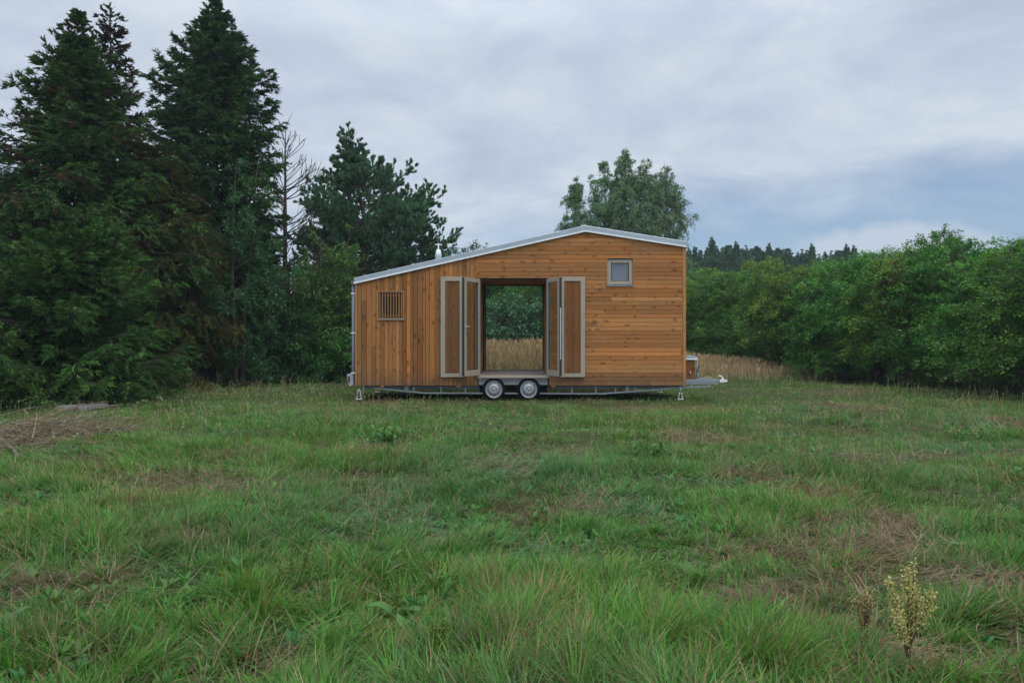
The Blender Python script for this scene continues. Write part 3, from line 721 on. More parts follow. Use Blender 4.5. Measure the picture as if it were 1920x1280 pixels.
def spruce_meshes(seed, H, R, zb, prof, cols, gap=.3, nb=7, droop=.25, n2=20, n3=7, sh=(.10, .2), wsh=.042, hang=.55, mix=None, bare=0., lean=(0, 0), trunk_r=.11, e_top=.75, e_bot=-.15, tip=1.5, width=1., jit=(.62, 1.2), core=1.):
    gap *= .78; n3 = int(n3 * 1.75); wsh *= .8
    rng = np.random.default_rng(seed)
    wood = VB(); fol = VB()
    tp = trunk_path(rng, (0, 0, -.1), (lean[0], lean[1], H), .012, 12)
    wood.tubes(tp[None], (trunk_r * (1 - np.linspace(0, 1, 12)) + .008)[None], 8)
    z = zb; Z = []; AZ = []
    while z < H - .12:
        rel = (z - zb) / (H - zb); k = max(4, int(round(nb * (1 - .35 * rel) + rng.uniform(-1, 1))))
        a0 = rng.uniform(0, 2 * PI)
        for j in range(k):
            Z.append(z + rng.normal(0, gap * .3)); AZ.append(a0 + j * 2 * PI / k + rng.normal(0, .22))
        z += gap * (1 - .45 * rel) * rng.uniform(.8, 1.2)
    Z = np.clip(np.array(Z), zb * .6, H - .08); AZ = np.array(AZ); n = len(Z); rel = np.clip((Z - zb) / (H - zb), 0, 1)
    Lb = R * np.array([prof(r) for r in rel]) * rng.uniform(*jit, n) + .12
    e = e_bot + (e_top - e_bot) * rel ** 1.6 + rng.normal(0, .1, n)
    dh = np.stack([np.cos(AZ), np.sin(AZ), np.zeros(n)], 1)
    B0 = along(tp, np.clip((Z + .1) / (H + .1), 0, 1)); B0[:, 2] = Z
    dr = droop * (1 - rel * .8) * rng.uniform(.6, 1.3, n)
    def pos(i, t):
        l = Lb[i]
        return B0[i] + dh[i] * (l * t * np.cos(e[i]))[:, None] + np.array([0, 0, 1.]) * (l * (np.sin(e[i]) * t - dr[i] * t ** 1.7 + .22 * t ** 4 * (1 - rel[i] * .6)))[:, None]
    ts = np.linspace(0, 1, 6); al = np.arange(n)
    path = np.stack([pos(al, np.full(n, t)) for t in ts], 1)
    wood.tubes(path, np.clip(Lb * .013, .006, .03)[:, None] * (1 - ts)[None] + .003, 4)
    i = np.repeat(al, n2)
    lm = np.percentile(Lb, 92); keep = rng.random(len(i)) < np.clip(Lb[i] / lm * 1.1 + .10, 0, 1); i = i[keep]
    bb = rng.random(n) > bare; i = i[bb[i]]
    t = 1 - rng.random(len(i)) ** 1.25 * .88
    p = pos(i, t); tan = unit(pos(i, t + .02) - p); side = unit(np.cross(tan, np.array([0, 0, 1.]))) * np.where(rng.random(len(i)) < .5, 1, -1)[:, None]
    hg = hang * rng.uniform(.2, 1.4, len(i)) * (1 - .7 * rel[i])
    d2 = unit(tan * .75 + side * rng.uniform(.35, 1.05, (len(i), 1)) + np.array([0, 0, -1.]) * hg[:, None] + np.array([0, 0, 1.]) * (rel[i] ** 3 * .5 + rng.normal(0, .22, len(i)))[:, None])
    l2 = (.10 + (.5 - .32 * t) * .55 * Lb[i]) * rng.uniform(.6, 1.25, len(i))
    b2 = (p, d2, l2, np.full(len(i), .12 + hang * .35))
    limb_tubes(wood, b2, .004, .002, 3, 3)
    j = np.repeat(np.arange(len(i)), n3); u = rng.uniform(.05, 1.02, len(j))
    sub = tuple(q[j] for q in b2); q = bp(sub, u); s2 = unit(np.cross(sub[1], np.array([0, 0, 1.]))) * np.where(rng.random(len(j)) < .5, 1, -1)[:, None]
    d3 = unit(sub[1] * .8 + s2 * rng.uniform(.1, .9, (len(j), 1)) + rdir(rng, len(j)) * .42 + np.array([0, 0, -1.]) * (hg[j] * .9)[:, None])
    l3 = rng.uniform(*sh, len(j)) * np.clip(Lb[i][j] / (.35 * lm), .45, 1)
    ca, cb = np.array(cols[0]), np.array(cols[1])
    cbr = rng.random(n)
    f = np.clip(cbr[i][j] * .6 + .4 * rng.random(len(i))[j] + rng.normal(0, .12, len(j)), 0, 1)[:, None]
    C = (ca * (1 - f) + cb * f) * rng.uniform(.75, 1.25, (len(j), 1))
    C = np.where((rng.random(len(j)) < .25 * t[j] ** 2)[:, None], C * np.array([tip, tip, tip * .75]), C)
    if mix is not None: C = mix(q, C, rng)
    ok = q[:, 2] > .03
    fol.shoots(q[ok], d3[ok], l3[ok], wsh * width, C[ok])
    # dead twigs filling the inside, coloured darker as painted inner shade
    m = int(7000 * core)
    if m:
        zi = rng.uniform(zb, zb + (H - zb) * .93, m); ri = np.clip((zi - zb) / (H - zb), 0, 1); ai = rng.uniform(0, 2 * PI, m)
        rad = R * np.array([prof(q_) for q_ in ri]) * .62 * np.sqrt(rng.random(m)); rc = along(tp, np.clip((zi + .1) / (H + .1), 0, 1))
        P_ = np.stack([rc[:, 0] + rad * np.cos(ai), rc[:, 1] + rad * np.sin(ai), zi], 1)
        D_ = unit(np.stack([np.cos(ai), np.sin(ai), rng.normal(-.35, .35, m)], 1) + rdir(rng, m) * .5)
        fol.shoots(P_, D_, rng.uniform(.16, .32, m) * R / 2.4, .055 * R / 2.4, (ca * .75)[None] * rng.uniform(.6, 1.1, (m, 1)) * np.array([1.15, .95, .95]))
    # leader
    m = 26; zz = H - rng.random(m) * .5; a = rng.uniform(0, 2 * PI, m); dd = unit(np.stack([np.cos(a) * .5, np.sin(a) * .5, np.ones(m)], 1))
    fol.shoots(np.stack([np.full(m, lean[0]), np.full(m, lean[1]), zz], 1), dd, rng.uniform(.06, .14, m), wsh * .8, np.tile((ca + cb) / 2, (m, 1)))
    return wood, fol

def cone(r): return (1 - r) ** .85
def full(r): return (1 - r) ** .7 * (.72 + .28 * min(1, r * 5))
def blob(p, C, rng, s, f0, f1, col, amt, sd):
    nn = vnoise(p[:, 0] + p[:, 2] * .7, p[:, 2] + p[:, 1] * .6, s, sd)
    k = rng.random(len(p)) < sstep(f0, f1, nn) * amt
    C = C.copy(); C[k] = np.array(col) * rng.uniform(.7, 1.3, (k.sum(), 1)); return C

# ---- the big spruces on the left
DK = ((.034, .080, .022), (.080, .150, .038))
d = 20.0
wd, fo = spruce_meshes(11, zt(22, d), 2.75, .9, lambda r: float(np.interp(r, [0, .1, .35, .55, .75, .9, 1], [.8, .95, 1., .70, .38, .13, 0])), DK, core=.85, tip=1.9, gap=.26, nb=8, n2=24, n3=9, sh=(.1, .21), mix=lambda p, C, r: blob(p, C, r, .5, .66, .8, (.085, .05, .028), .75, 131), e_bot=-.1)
put_tree('spruce_tree', wd, fo, (at(148, d), d, 0), ('bark', 'needle'), 'tall green spruce with brown cones near its tip, left of the twin tops', 'spruce', 'spruces left of the house')
d = 21.0
wd, fo = spruce_meshes(12, zt(8, d), 1.75, 1.2, lambda r: (1 - r) ** .75, ((.034, .060, .020), (.066, .090, .030)), gap=.34, nb=6, n2=15, n3=7, mix=lambda p, C, r: blob(p, C, r, .45, .42, .62, (.10, .062, .036), .8, 134), bare=.18, core=.25)
put_tree('spruce_tree', wd, fo, (at(207, d), d, 0), ('bark', 'needle'), 'sparse brownish spruce with thinning bare-looking tip and brown sprays', 'spruce', 'spruces left of the house')
d = 24.0
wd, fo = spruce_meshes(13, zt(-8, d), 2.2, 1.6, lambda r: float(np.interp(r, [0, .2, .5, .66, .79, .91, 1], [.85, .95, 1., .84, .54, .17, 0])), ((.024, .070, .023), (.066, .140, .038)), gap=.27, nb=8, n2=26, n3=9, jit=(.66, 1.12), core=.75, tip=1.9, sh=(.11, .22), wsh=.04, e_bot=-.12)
put_tree('spruce_tree', wd, fo, (at(398, d), d, 0), ('bark', 'needle'), 'tallest dark dense spruce with pointed top reaching the picture edge', 'spruce', 'spruces left of the house')
d = 22.0
wd, fo = spruce_meshes(14, zt(285, d), 2.1, 1.5, lambda r: (1 - r) ** .55, ((.06, .082, .022), (.125, .118, .032)), gap=.3, nb=7, n2=20, n3=9, sh=(.1, .2), wsh=.03, hang=.95, droop=.35, core=.5)
put_tree('spruce_tree', wd, fo, (at(318, d), d - .8, 0), ('bark', 'needle'), 'yellowish olive spruce with drooping sprays between the two tall spruces', 'spruce', 'spruces left of the house')
d = 16.3
wd, fo = spruce_meshes(15, zt(448, d), 2.15, .25, lambda r: (1 - r) ** .42, ((.036, .094, .024), (.092, .178, .044)), gap=.22, nb=8, n2=24, n3=9, sh=(.09, .18), wsh=.036, e_bot=0.02, e_top=.6, hang=.45, tip=1.8)
put_tree('spruce_tree', wd, fo, (at(130, d), d, 0), ('bark', 'needle'), 'low bushy young spruce in front of the tall spruces, branches to the ground', 'spruce', 'spruces left of the house')
d = 15.6
wd, fo = spruce_meshes(16, 2.75, 1.75, .2, lambda r: (1 - r) ** .5, ((.036, .098, .024), (.095, .185, .044)), gap=.22, nb=8, n2=22, n3=9, sh=(.1, .19), wsh=.036, e_bot=.0, hang=.45, tip=1.8)
put_tree('spruce_tree', wd, fo, (at(-55, d), d, 0), ('bark', 'needle'), 'small spruce cut by the left picture edge, lowest boughs near the slab', 'spruce', 'spruces left of the house')
d = 23.0
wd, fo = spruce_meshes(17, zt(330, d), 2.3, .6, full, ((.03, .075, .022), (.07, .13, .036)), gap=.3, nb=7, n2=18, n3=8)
put_tree('spruce_tree', wd, fo, (at(15, d), d, 0), ('bark', 'needle'), 'mid height green spruce at the left edge behind the low bushy one', 'spruce', 'spruces left of the house')

# ---- broadleaf trees and shrubs among them
def dome(r): return (1 - r) ** .5 * (.65 + .35 * min(1, r * 4))
d = 22.6
wd, fo = broadleaf_meshes(21, zt(285, d), 1.75, .12, 3, 20, 7, 6, 10, .085, ((.036, .115, .044), (.082, .19, .068)), dome, elev=(.1, .9), splay=.3)
put_tree('broadleaf_tree', wd, fo, (at(448, d), d, 0), ('bark', 'leaf'), 'slender broadleaf tree growing up against the tallest dark spruce', 'tree')
d = 24.0
wd, fo = broadleaf_meshes(22, zt(590, d), 1.6, .08, 5, 10, 7, 6, 9, .09, ((.038, .115, .045), (.078, .175, .06)), dome, elev=(.1, .8))
put_tree('shrub', wd, fo, (at(475, d), d, 0), ('bark', 'leaf'), 'low rounded dark shrub at the foot of the slender broadleaf tree', 'shrub')
d = 26.0
wd, fo = broadleaf_meshes(23, zt(420, d), 1.9, .08, 5, 16, 7, 6, 9, .095, ((.055, .16, .036), (.125, .27, .055)), dome, elev=(.1, .9), splay=.4)
put_tree('broadleaf_tree', wd, fo, (at(628, d), d, 0), ('bark', 'leaf'), 'bright green leafy tree standing just left of the house downpipe', 'tree')
d = 29.0
wd, fo = broadleaf_meshes(24, zt(470, d), 2.0, .1, 4, 16, 7, 6, 8, .10, ((.028, .082, .036), (.055, .125, .052)), dome, elev=(.1, .9), splay=.4)
put_tree('broadleaf_tree', wd, fo, (at(550, d), d, 0), ('bark', 'leaf'), 'dark bluish green leafy tree below the bare dead tree', 'tree')
d = 25.0
wd, fo = broadleaf_meshes(27, zt(560, d), 1.5, .06, 5, 9, 7, 6, 9, .09, ((.035, .10, .038), (.065, .155, .05)), dome, elev=(.1, .8))
put_tree('shrub', wd, fo, (at(545, d), d, 0), ('bark', 'leaf'), 'dark leafy shrub under the dead tree at the meadow edge', 'shrub')
for px, d, top, R_, sd, lab in ((592, 25.2, 585, 1.2, 28, 'fresh green low shrub between the dead tree and the house'), (648, 24.6, 632, 1.1, 29, 'lowest bright shrub touching the grass beside the downpipe')):
    wd, fo = broadleaf_meshes(sd, zt(top, d), R_, .05, 5, 10, 7, 6, 9, .085, ((.045, .135, .034), (.11, .235, .05)), dome, elev=(.1, .9), splay=.4)
    put_tree('shrub', wd, fo, (at(px, d), d, 0), ('bark', 'leaf'), lab, 'shrub')
# a thicket of shade trees right behind closes the wood
for px, d, top, sd in ((40, 26, 380, 1), (260, 28, 330, 2), (480, 31, 400, 3), (620, 33, 455, 4), (-60, 21, 480, 5)):
    wd, fo = spruce_meshes(200 + sd, zt(top, d), 2.6, .4, full, ((.016, .044, .018), (.030, .066, .026)), gap=.42, nb=6, n2=16, n3=7, sh=(.16, .3), wsh=.06, core=.6)
    put_tree('spruce_tree', wd, fo, (at(px, d), d, 0), ('bark', 'needle'), ['', 'dark spruce glimpsed behind the spruce with brown cones', 'dark spruce in the gap behind the two tallest spruces', 'dark spruce standing behind the slender broadleaf tree', 'dark spruce behind the bright leafy tree near the downpipe', 'shaded spruce at the far left edge behind the small one'][sd], 'spruce', 'shaded spruces inside the wood')

# ---- the dead tree
def dead_tree():
    rng = np.random.default_rng(31); d = 27.0; H = zt(250, d); wood = VB()
    tp = trunk_path(rng, (0, 0, -.1), (.12, 0, H), .02, 12)
    wood.tubes(tp[None], (.13 * (1 - np.linspace(0, 1, 12)) ** .8 + .012)[None], 8)
    n = 78; t = np.sort(rng.uniform(.3, .99, n)); az = rng.uniform(0, 2 * PI, n); az = np.where(rng.random(n) < .45, rng.normal(0, .5, n), az)
    e = .12 + .75 * t ** 2 + rng.normal(0, .15, n)
    ln = (2.2 * (1 - t) ** .6 + .3) * rng.uniform(.5, 1.15, n)
    b1 = (along(tp, t), np.stack([np.cos(az) * np.cos(e), np.sin(az) * np.cos(e), np.sin(e)], 1), ln, np.full(n, -.22))
    limb_tubes(wood, b1, np.clip(ln * .016, .013, .036), .008, 6, 4)
    b2, _ = kids(rng, b1, 5, .3, 1., .5, .25, .2, .45, -.1); limb_tubes(wood, b2, .012, .006, 4, 3)
    b3, _ = kids(rng, b2, 2, .3, 1., .5, .2, .3, .6, -.05); limb_tubes(wood, b3, .008, .004, 3, 3)
    # bent leader
    wood.tubes(np.array([[tp[-1], tp[-1] + (.05, 0, .35), tp[-1] + (.25, 0, .75)]]), np.array([[.018, .012, .005]]), 5)
    put_tree('dead_tree', wood, None, (at(533, d), d, 0), ('bark_bare',), 'bare dead tree with thin leafless branches beside the dark spruce', 'tree')
dead_tree()

# ---- the pine behind the left eave
def pine(seed, H, R, lean, cols, n1, name, loc, label, group=None, t0=.45, size=1., prof=None, n2=7, n3=5):
    rng = np.random.default_rng(seed); wood = VB(); fol = VB()
    tp = np.array([(0, 0, -.1), (lean * .25, 0, H * .22), (lean * .62, 0, H * .45), (lean * .62, .1, H * .62), (lean * .3, 0, H * .8), (lean * .05, 0, H)])
    tt = np.linspace(0, 1, 16); tp = np.stack([np.interp(tt, np.linspace(0, 1, 6), tp[:, k]) for k in range(3)], 1)
    wood.tubes(tp[None], (.17 * size * (1 - tt) ** .8 + .012)[None], 8)
    t = np.sort(rng.uniform(t0, .99, n1)); az = np.arange(n1) * 2.4 + rng.normal(0, .4, n1)
    rel = (t - t0) / (1 - t0)
    e = -.08 + .9 * rel ** 1.3 + rng.normal(0, .15, n1)
    ln = R * np.array([prof(r) for r in rel]) * rng.uniform(.7, 1.15, n1) * (1 + .18 * np.cos(az) * (1 - rel)) + .2
    D = np.stack([np.cos(az) * np.cos(e), np.sin(az) * np.cos(e), np.sin(e)], 1)
    b1 = (along(tp, t), D, ln, np.full(n1, -.12)); limb_tubes(wood, b1, np.clip(ln * .014, .007, .05), .006, 5, 5)
    b2, i2 = kids(rng, b1, n2, .18, 1., .55, .22, .28, .5, -.12); limb_tubes(wood, b2, .012, .005, 3, 3)
    b3, i3 = kids(rng, b2, n3, .25, 1.05, .6, .2, .3, .6, -.1)
    tint = rng.random(n1)[i2][i3]
    for bb, k, tn in ((b3, 7, tint), (b2, 6, rng.random(n1)[i2])):
        i = np.repeat(np.arange(len(bb[0])), k); u = rng.uniform(.45, 1.03, len(i)); sub = tuple(q[i] for q in bb); p = bp(sub, u)
        m = 8; j = np.repeat(np.arange(len(i)), m)
        dd = unit(sub[1][j] * .85 + rdir(rng, len(j)) * .55 + np.array([0, 0, .35]))
        f = np.clip(tn[i][j] + rng.normal(0, .2, len(j)), 0, 1)[:, None]
        C = (np.array(cols[0]) * (1 - f) + np.array(cols[1]) * f) * rng.uniform(.75, 1.25, (len(j), 1))
        fol.leaves(p[j], dd, rdir(rng, len(j)), rng.uniform(.11, .20, len(j)) * size, .030 * size, C, 0.)
    return put_tree(name, wood, fol, loc, ('bark_red', 'needle'), label, 'pine', group)
d = 32.0
pt = pine(41, zt(245, d), 2.75, 1.35, ((.052, .125, .066), (.120, .235, .115)), 185, 'pine_tree', (at(648, d), d, 0), 'spreading blue-green pine with leaning reddish trunk behind the left eave', t0=.27, prof=lambda r: float(np.interp(r, [0, .3, .55, .7, .82, 1], [.95, .95, .68, .30, .16, .06])), n2=9, n3=6)
pt.rotation_euler = (0, 0, 0)

# ---- birches behind the ridge
def birch_prof(r): return float(np.interp(r, [0, .2, .5, .75, .9, 1], [.75, 1., .95, .7, .42, .16]))
BC = ((.076, .18, .070), (.155, .295, .11))
for k, (px, top, R, sd, d, lab) in enumerate(((1080, 335, 1.3, 51, 45, 'shorter leftmost birch crown above the roof ridge'), (1143, 302, 1.8, 52, 46, 'full birch crown left of the highest top above the ridge'),
        (1178, 284, 1.8, 53, 45, 'highest birch with drooping twigs in the middle of its clump'), (1212, 300, 1.8, 54, 44.5, 'leafy birch just right of the highest top'), (1256, 303, 1.55, 55, 45, 'rightmost birch with pale upper branches and open crown'))):
    wd, fo = broadleaf_meshes(sd, zt(top, d), R * 1.14, .2, 1, 125, 9, 7, 9, .10, BC, birch_prof, elev=(.25, 1.3), spread=.55, twig_droop=.8, r_trunk=.13, twig_up=-.1, limb_droop=.12, wob=.05, bare=.1 + (k == 4) * .22)
    put_tree('birch_tree', wd, fo, (at(px - 5, d), d, 0), ('bark_pale', 'leaf'), lab, 'birch', 'birches behind the roof')

# ---- the hedge row at the right and behind the house
HC = ((.042, .150, .030), (.155, .33, .058))
hedge_src = []
def hedge_prof(r): return (1 - r) ** .42 * (.8 + .2 * min(1, r * 4))
for sd in range(5):
    wd, fo = broadleaf_meshes(60 + sd, 4.9, 1.9, .14 if sd < 3 else .2, 7, 30, 8, 7, 10, .068, HC if sd != 3 else ((.075, .21, .035), (.23, .39, .062)), hedge_prof, elev=(.05, 1.1), spread=.62, splay=.5, r_trunk=.045, wob=.07, twig_up=.1, zmin=(.12, .75, .10, .08, .12)[sd],
                              clump=(lambda p, C, r: blob(p, C, r, .8, .55, .75, (.14, .28, .05), .3, 140)) if sd != 4 else None)
    hedge_src.append((wd.mesh('trunk'), fo.mesh('crown')))
def hedge(k, px, d, top, rot, label, mats=('bark_twig', 'leaf'), name='hedge_tree', group='hedge trees right of the house', cat='tree'):
    wme, fme = hedge_src[k]
    t = thing(name, (at(px, d), d, -.05), label, cat, group); ORI[t] = np.zeros(3)
    for nm, me, m in (('trunk', wme, mats[0]), ('crown', fme, mats[1])):
        if not me.materials: me.materials.append(M[m])
        o = bpy.data.objects.new(nm, me); COL.objects.link(o); o.parent = t
    s = zt(top, d) / 4.9; t.scale = (1.12, 1.12, s); t.rotation_euler = (0, 0, rot)
    return t
HL = [(1, 1985, 17.5, 440, 0.3, 'hedge tree cut off by the right picture edge'),
      (1, 1900, 19.6, 458, 1.2, 'hedge tree with pale crooked bare stems near the right edge'),
      (1, 1835, 21.6, 446, 2.2, 'hedge tree second in from the right edge, thin shoots on top'),
      (0, 1765, 22.8, 445, 3.9, 'highest hedge tree with loose leafy shoots against the sky'),
      (3, 1700, 24.2, 458, 0.7, 'fresh green hedge tree left of the highest one'),
      (4, 1640, 25.6, 474, 4.2, 'hedge tree right of the reddish withered shrub'),
      (2, 1575, 27.2, 482, 5.1, 'dark hedge tree left of the reddish withered shrub'),
      (3, 1515, 28.8, 490, 2.9, 'yellowish green hedge tree in the middle of the row'),
      (0, 1455, 30.4, 497, 1.9, 'hedge tree above the end of the tall tan grass'),
      (2, 1400, 32.2, 508, 0.1, 'low hedge tree behind the trailer coupling'),
      (2, 1345, 34.0, 512, 3.3, 'hedge tree behind the wooden drawbar box'),
      (3, 1290, 36.0, 514, 4.6, 'hedge tree half hidden by the right corner of the house'),
      (4, 1225, 37.5, 500, 2.0, 'hedge tree hidden behind the horizontal boarded wall'),
      (4, 1150, 38.5, 500, 5.0, 'hedge tree hidden behind the small square window')]
for a in HL[:-2]: hedge(*a)
# second rank, darker, closes the row
for k, (px, d, top, r) in enumerate(((1960, 20.5, 470, 1.), (1800, 25.5, 470, 2.), (1690, 28., 490, 3.), (1580, 31., 498, 4.), (1480, 34., 505, 5.), (1380, 37., 512, 0.))):
    hedge(4, px, d, top, r, ['darker tree filling the hedge behind its right end', 'darker tree behind the highest hedge tree', 'darker tree behind the fresh green hedge tree', 'darker tree behind the middle of the hedge', 'darker tree behind the hedge above the tan grass', 'darker tree behind the hedge beyond the coupling'][k], name='hedge_tree', group='hedge trees right of the house')
# the withered one
d = 25.2
wd, fo = broadleaf_meshes(71, zt(492, d), .75, .45, 3, 12, 6, 5, 8, .075, ((.12, .055, .022), (.20, .10, .035), (.06, .11, .03), .2), dome, elev=(.4, 1.1), splay=.25, r_trunk=.03)
put_tree('withered_shrub', wd, fo, (at(1622, d), d - 2.2, 0), ('bark', 'leaf'), 'reddish brown withered shrub among the green hedge trees', 'shrub')
# pale-leaved shrubs seen through the open house
for px, d, top, sd, lab in ((935, 30., 562, 81, 'pale-leaved willow shrub seen through the left half of the open doors'), (1003, 30.5, 568, 82, 'pale-leaved willow shrub seen through the right half of the open doors')):
    wd, fo = broadleaf_meshes(sd, zt(top, d), 1.7, .1, 6, 15, 7, 6, 6, .135, ((.032, .105, .045), (.07, .175, .068), (.22, .31, .18), .05), hedge_prof, elev=(.1, 1.), splay=.5, r_trunk=.04)
    put_tree('willow_shrub', wd, fo, (at(px, d), d, 0), ('bark', 'leaf'), lab, 'shrub', 'willow shrubs behind the house')
for k, (px, d, top, r) in enumerate(((900, 36., 500, 1.), (975, 37., 490, 2.5), (1050, 36.5, 495, 4.))):
    hedge(4, px, d, top, r, ['dark tree behind the willow shrubs, left in the door opening', 'dark tree filling the middle of the door opening behind the willows', 'dark tree at the right side of the door opening behind the willows'][k], name='shade_tree', group='trees seen through the open house')
# trees low behind the roof slope left of the ridge
for k, (px, d, top, sd) in enumerate(((880, 46., 455, 85), (835, 44., 462, 86))):
    wd, fo = broadleaf_meshes(sd, zt(top, d), 2.2, .25, 3, 18, 6, 6, 8, .12, ((.03, .08, .032), (.055, .12, .04)), dome, elev=(.1, 1.), splay=.35)
    put_tree('broadleaf_tree', wd, fo, (at(px, d), d, 0), ('bark', 'leaf'), ['light green treetop peeping over the roof right of the chimney', 'treetop just behind the roof chimney'][k], 'tree')
wd, fo = spruce_meshes(88, zt(448, 50.), 1.9, 1., full, ((.02, .055, .026), (.036, .08, .034)), gap=.45, nb=6, n2=12, n3=5, sh=(.2, .36), wsh=.08)
put_tree('spruce_tree', wd, fo, (at(815, 50.), 50, 0), ('bark', 'needle'), 'small spruce tip rising beside the roof chimney', 'spruce')

for px, d, top, sd, lab in ((715, 37., 455, 401, 'dark leafy tree low behind the roof, right of the leaning pine trunk'), (775, 39., 470, 402, 'dark leafy tree low behind the roof, just left of the chimney'), (680, 36., 470, 403, 'dark leafy tree behind the leaning pine trunk')):
    wd, fo = broadleaf_meshes(sd, zt(top, d), 2.1, .1, 4, 18, 7, 6, 9, .11, ((.03, .085, .045), (.055, .125, .062)), dome, elev=(.1, 1.), splay=.4)
    put_tree('broadleaf_tree', wd, fo, (at(px, d), d, 0), ('bark', 'leaf'), lab, 'tree')
# ---- the distant forest
far_src = []
for sd in range(4):
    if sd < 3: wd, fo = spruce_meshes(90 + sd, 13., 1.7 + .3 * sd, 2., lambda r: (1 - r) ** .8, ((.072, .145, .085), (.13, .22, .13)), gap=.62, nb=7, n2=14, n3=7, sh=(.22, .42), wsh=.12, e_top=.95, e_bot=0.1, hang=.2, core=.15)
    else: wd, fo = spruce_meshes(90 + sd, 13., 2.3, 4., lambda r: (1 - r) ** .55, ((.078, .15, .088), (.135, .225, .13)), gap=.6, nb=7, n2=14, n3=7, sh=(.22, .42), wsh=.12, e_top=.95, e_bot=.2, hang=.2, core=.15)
    far_src.append((wd.mesh('trunk'), fo.mesh('crown')))
for (a, b) in far_src: a.materials.append(M['bark']); b.materials.append(M['needle'])
rng = np.random.default_rng(99)
def far_tree(px, d, top, k):
    t = thing('forest_conifer', (at(px, d), d, 0), 'dark conifer in the distant forest line beyond the hedge', 'conifer', 'distant forest conifers'); ORI[t] = np.zeros(3)
    for nm, me in (('trunk', far_src[k][0]), ('crown', far_src[k][1])):
        o = bpy.data.objects.new(nm, me); COL.objects.link(o); o.parent = t
    s = zt(top, d) / 13.; t.scale = (s, s, s); t.rotation_euler = (0, 0, rng.uniform(0, 6.28))
px = 1270.
while px < 1680:
    top = 462 + (px - 1280) * .03 + rng.uniform(-3, 9); far_tree(px, rng.uniform(88, 100), top, int(rng.integers(0, 4))); px += rng.uniform(8, 14)
for px, top in ((1335, 447), (1381, 455), (1523, 459), (1588, 460), (1602, 462), (1441, 458)): far_tree(px, 90, top, 1)
px = 1275.
while px < 1700: far_tree(px, rng.uniform(76, 82), 484 + rng.uniform(-8, 12), int(rng.integers(0, 4))); px += rng.uniform(18, 26)
px = 470.
while px < 1080: far_tree(px, rng.uniform(80, 95), 492 + rng.uniform(-8, 12), int(rng.integers(0, 4))); px += rng.uniform(22, 34)

# ------------------------------------------------------------------ the house
BK = 19.80
XL, XR = hx(667), hx(1285)
ZB = hz(722.5)
PKX, PKZ = hx(1097), hz(434)
ZL, ZR = hz(531), hz(463)                # top of the boards at the two eaves
def roof_z(x):
    if x < PKX: return ZL + (PKZ - ZL) * (x - XL) / (PKX - XL)
    return PKZ + (ZR - PKZ) * (x - PKX) / (XR - PKX)
house = thing('tiny_house', ((XL + XR) / 2, (FR + BK) / 2, 0), 'brown timber tiny house on a twin-axle trailer with open doors', 'tiny house')

def clip(poly, a, b, c):
    """keep the side a*x+b*z<=c"""
    o = []
    for i in range(len(poly)):
        p, q = poly[i], poly[(i + 1) % len(poly)]
        fp, fq = a * p[0] + b * p[1] - c, a * q[0] + b * q[1] - c
        if fp <= 0: o.append(p)
        if fp * fq < 0:
            t = fp / (fp - fq); o.append((p[0] + (q[0] - p[0]) * t, p[1] + (q[1] - p[1]) * t))
    return o
def under_roof(poly, gap=.0):
    for (x0, z0, x1, z1) in ((XL, ZL, PKX, PKZ), (PKX, PKZ, XR, ZR)):
        s = (z1 - z0) / (x1 - x0)
        if poly: poly = clip(poly, -s, 1., z0 - s * x0 - gap)
    return poly
def minus(rects, h):
    o = []
    for (x0, x1, z0, z1) in rects:
        a0, a1, b0, b1 = max(x0, h[0]), min(x1, h[1]), max(z0, h[2]), min(z1, h[3])
        if a0 >= a1 or b0 >= b1: o.append((x0, x1, z0, z1)); continue
        if x0 < a0: o.append((x0, a0, z0, z1))
        if a1 < x1: o.append((a1, x1, z0, z1))
        if z0 < b0: o.append((a0, a1, z0, b0))
        if b1 < z1: o.append((a0, a1, b1, z1))
    return o
def tint(lo=.78, hi=1.18):
    v = random.uniform(lo, hi) ; w_ = random.uniform(-.085, .085)
    return (v * (1 + w_), v, v * (1 - w_))
def clad(mb, x0, x1, z0, z1, vertical, holes, y, th, pitch=.0975, gap=.007, roof=True, lo=.72, hi=1.14, ax=1, joint=.35):
    """boards on a wall; one closed strip for each, cut round the openings and under the roof"""
    a = x0 if vertical else z0; end = x1 if vertical else z1
    while a < end - .01:
        b = min(a + pitch * (random.choice((1., 1., 1., .62, 1.25)) if vertical else 1.), end)
        spans = [(z0, z1)] if vertical else [(x0, x1)]
        if random.random() < joint:
            s0, s1 = spans[0]; j = random.uniform(s0 + .5, s1 - .5); spans = [(s0, j - .001), (j + .001, s1)]
        for (s0, s1) in spans:
            c = tint(lo, hi)
            rs = [(a + gap / 2, b - gap / 2, s0, s1)] if vertical else [(s0, s1, a + gap / 2, b - gap / 2)]
            for h in holes: rs = minus(rs, h)
            for r in rs:
                if r[1] - r[0] < .004 or r[3] - r[2] < .004: continue
                poly = [(r[0], r[2]), (r[1], r[2]), (r[1], r[3]), (r[0], r[3])]
                if roof: poly = under_roof(poly)
                if len(poly) < 3: continue
                i0 = len(mb.uv); mb.prism(poly, y, y + th, c, ax=ax)
                if not vertical:   # grain runs along x
                    for k in range(i0, len(mb.uv)): mb.uv[k] = [(v, u) for u, v in mb.uv[k]]
        a = b

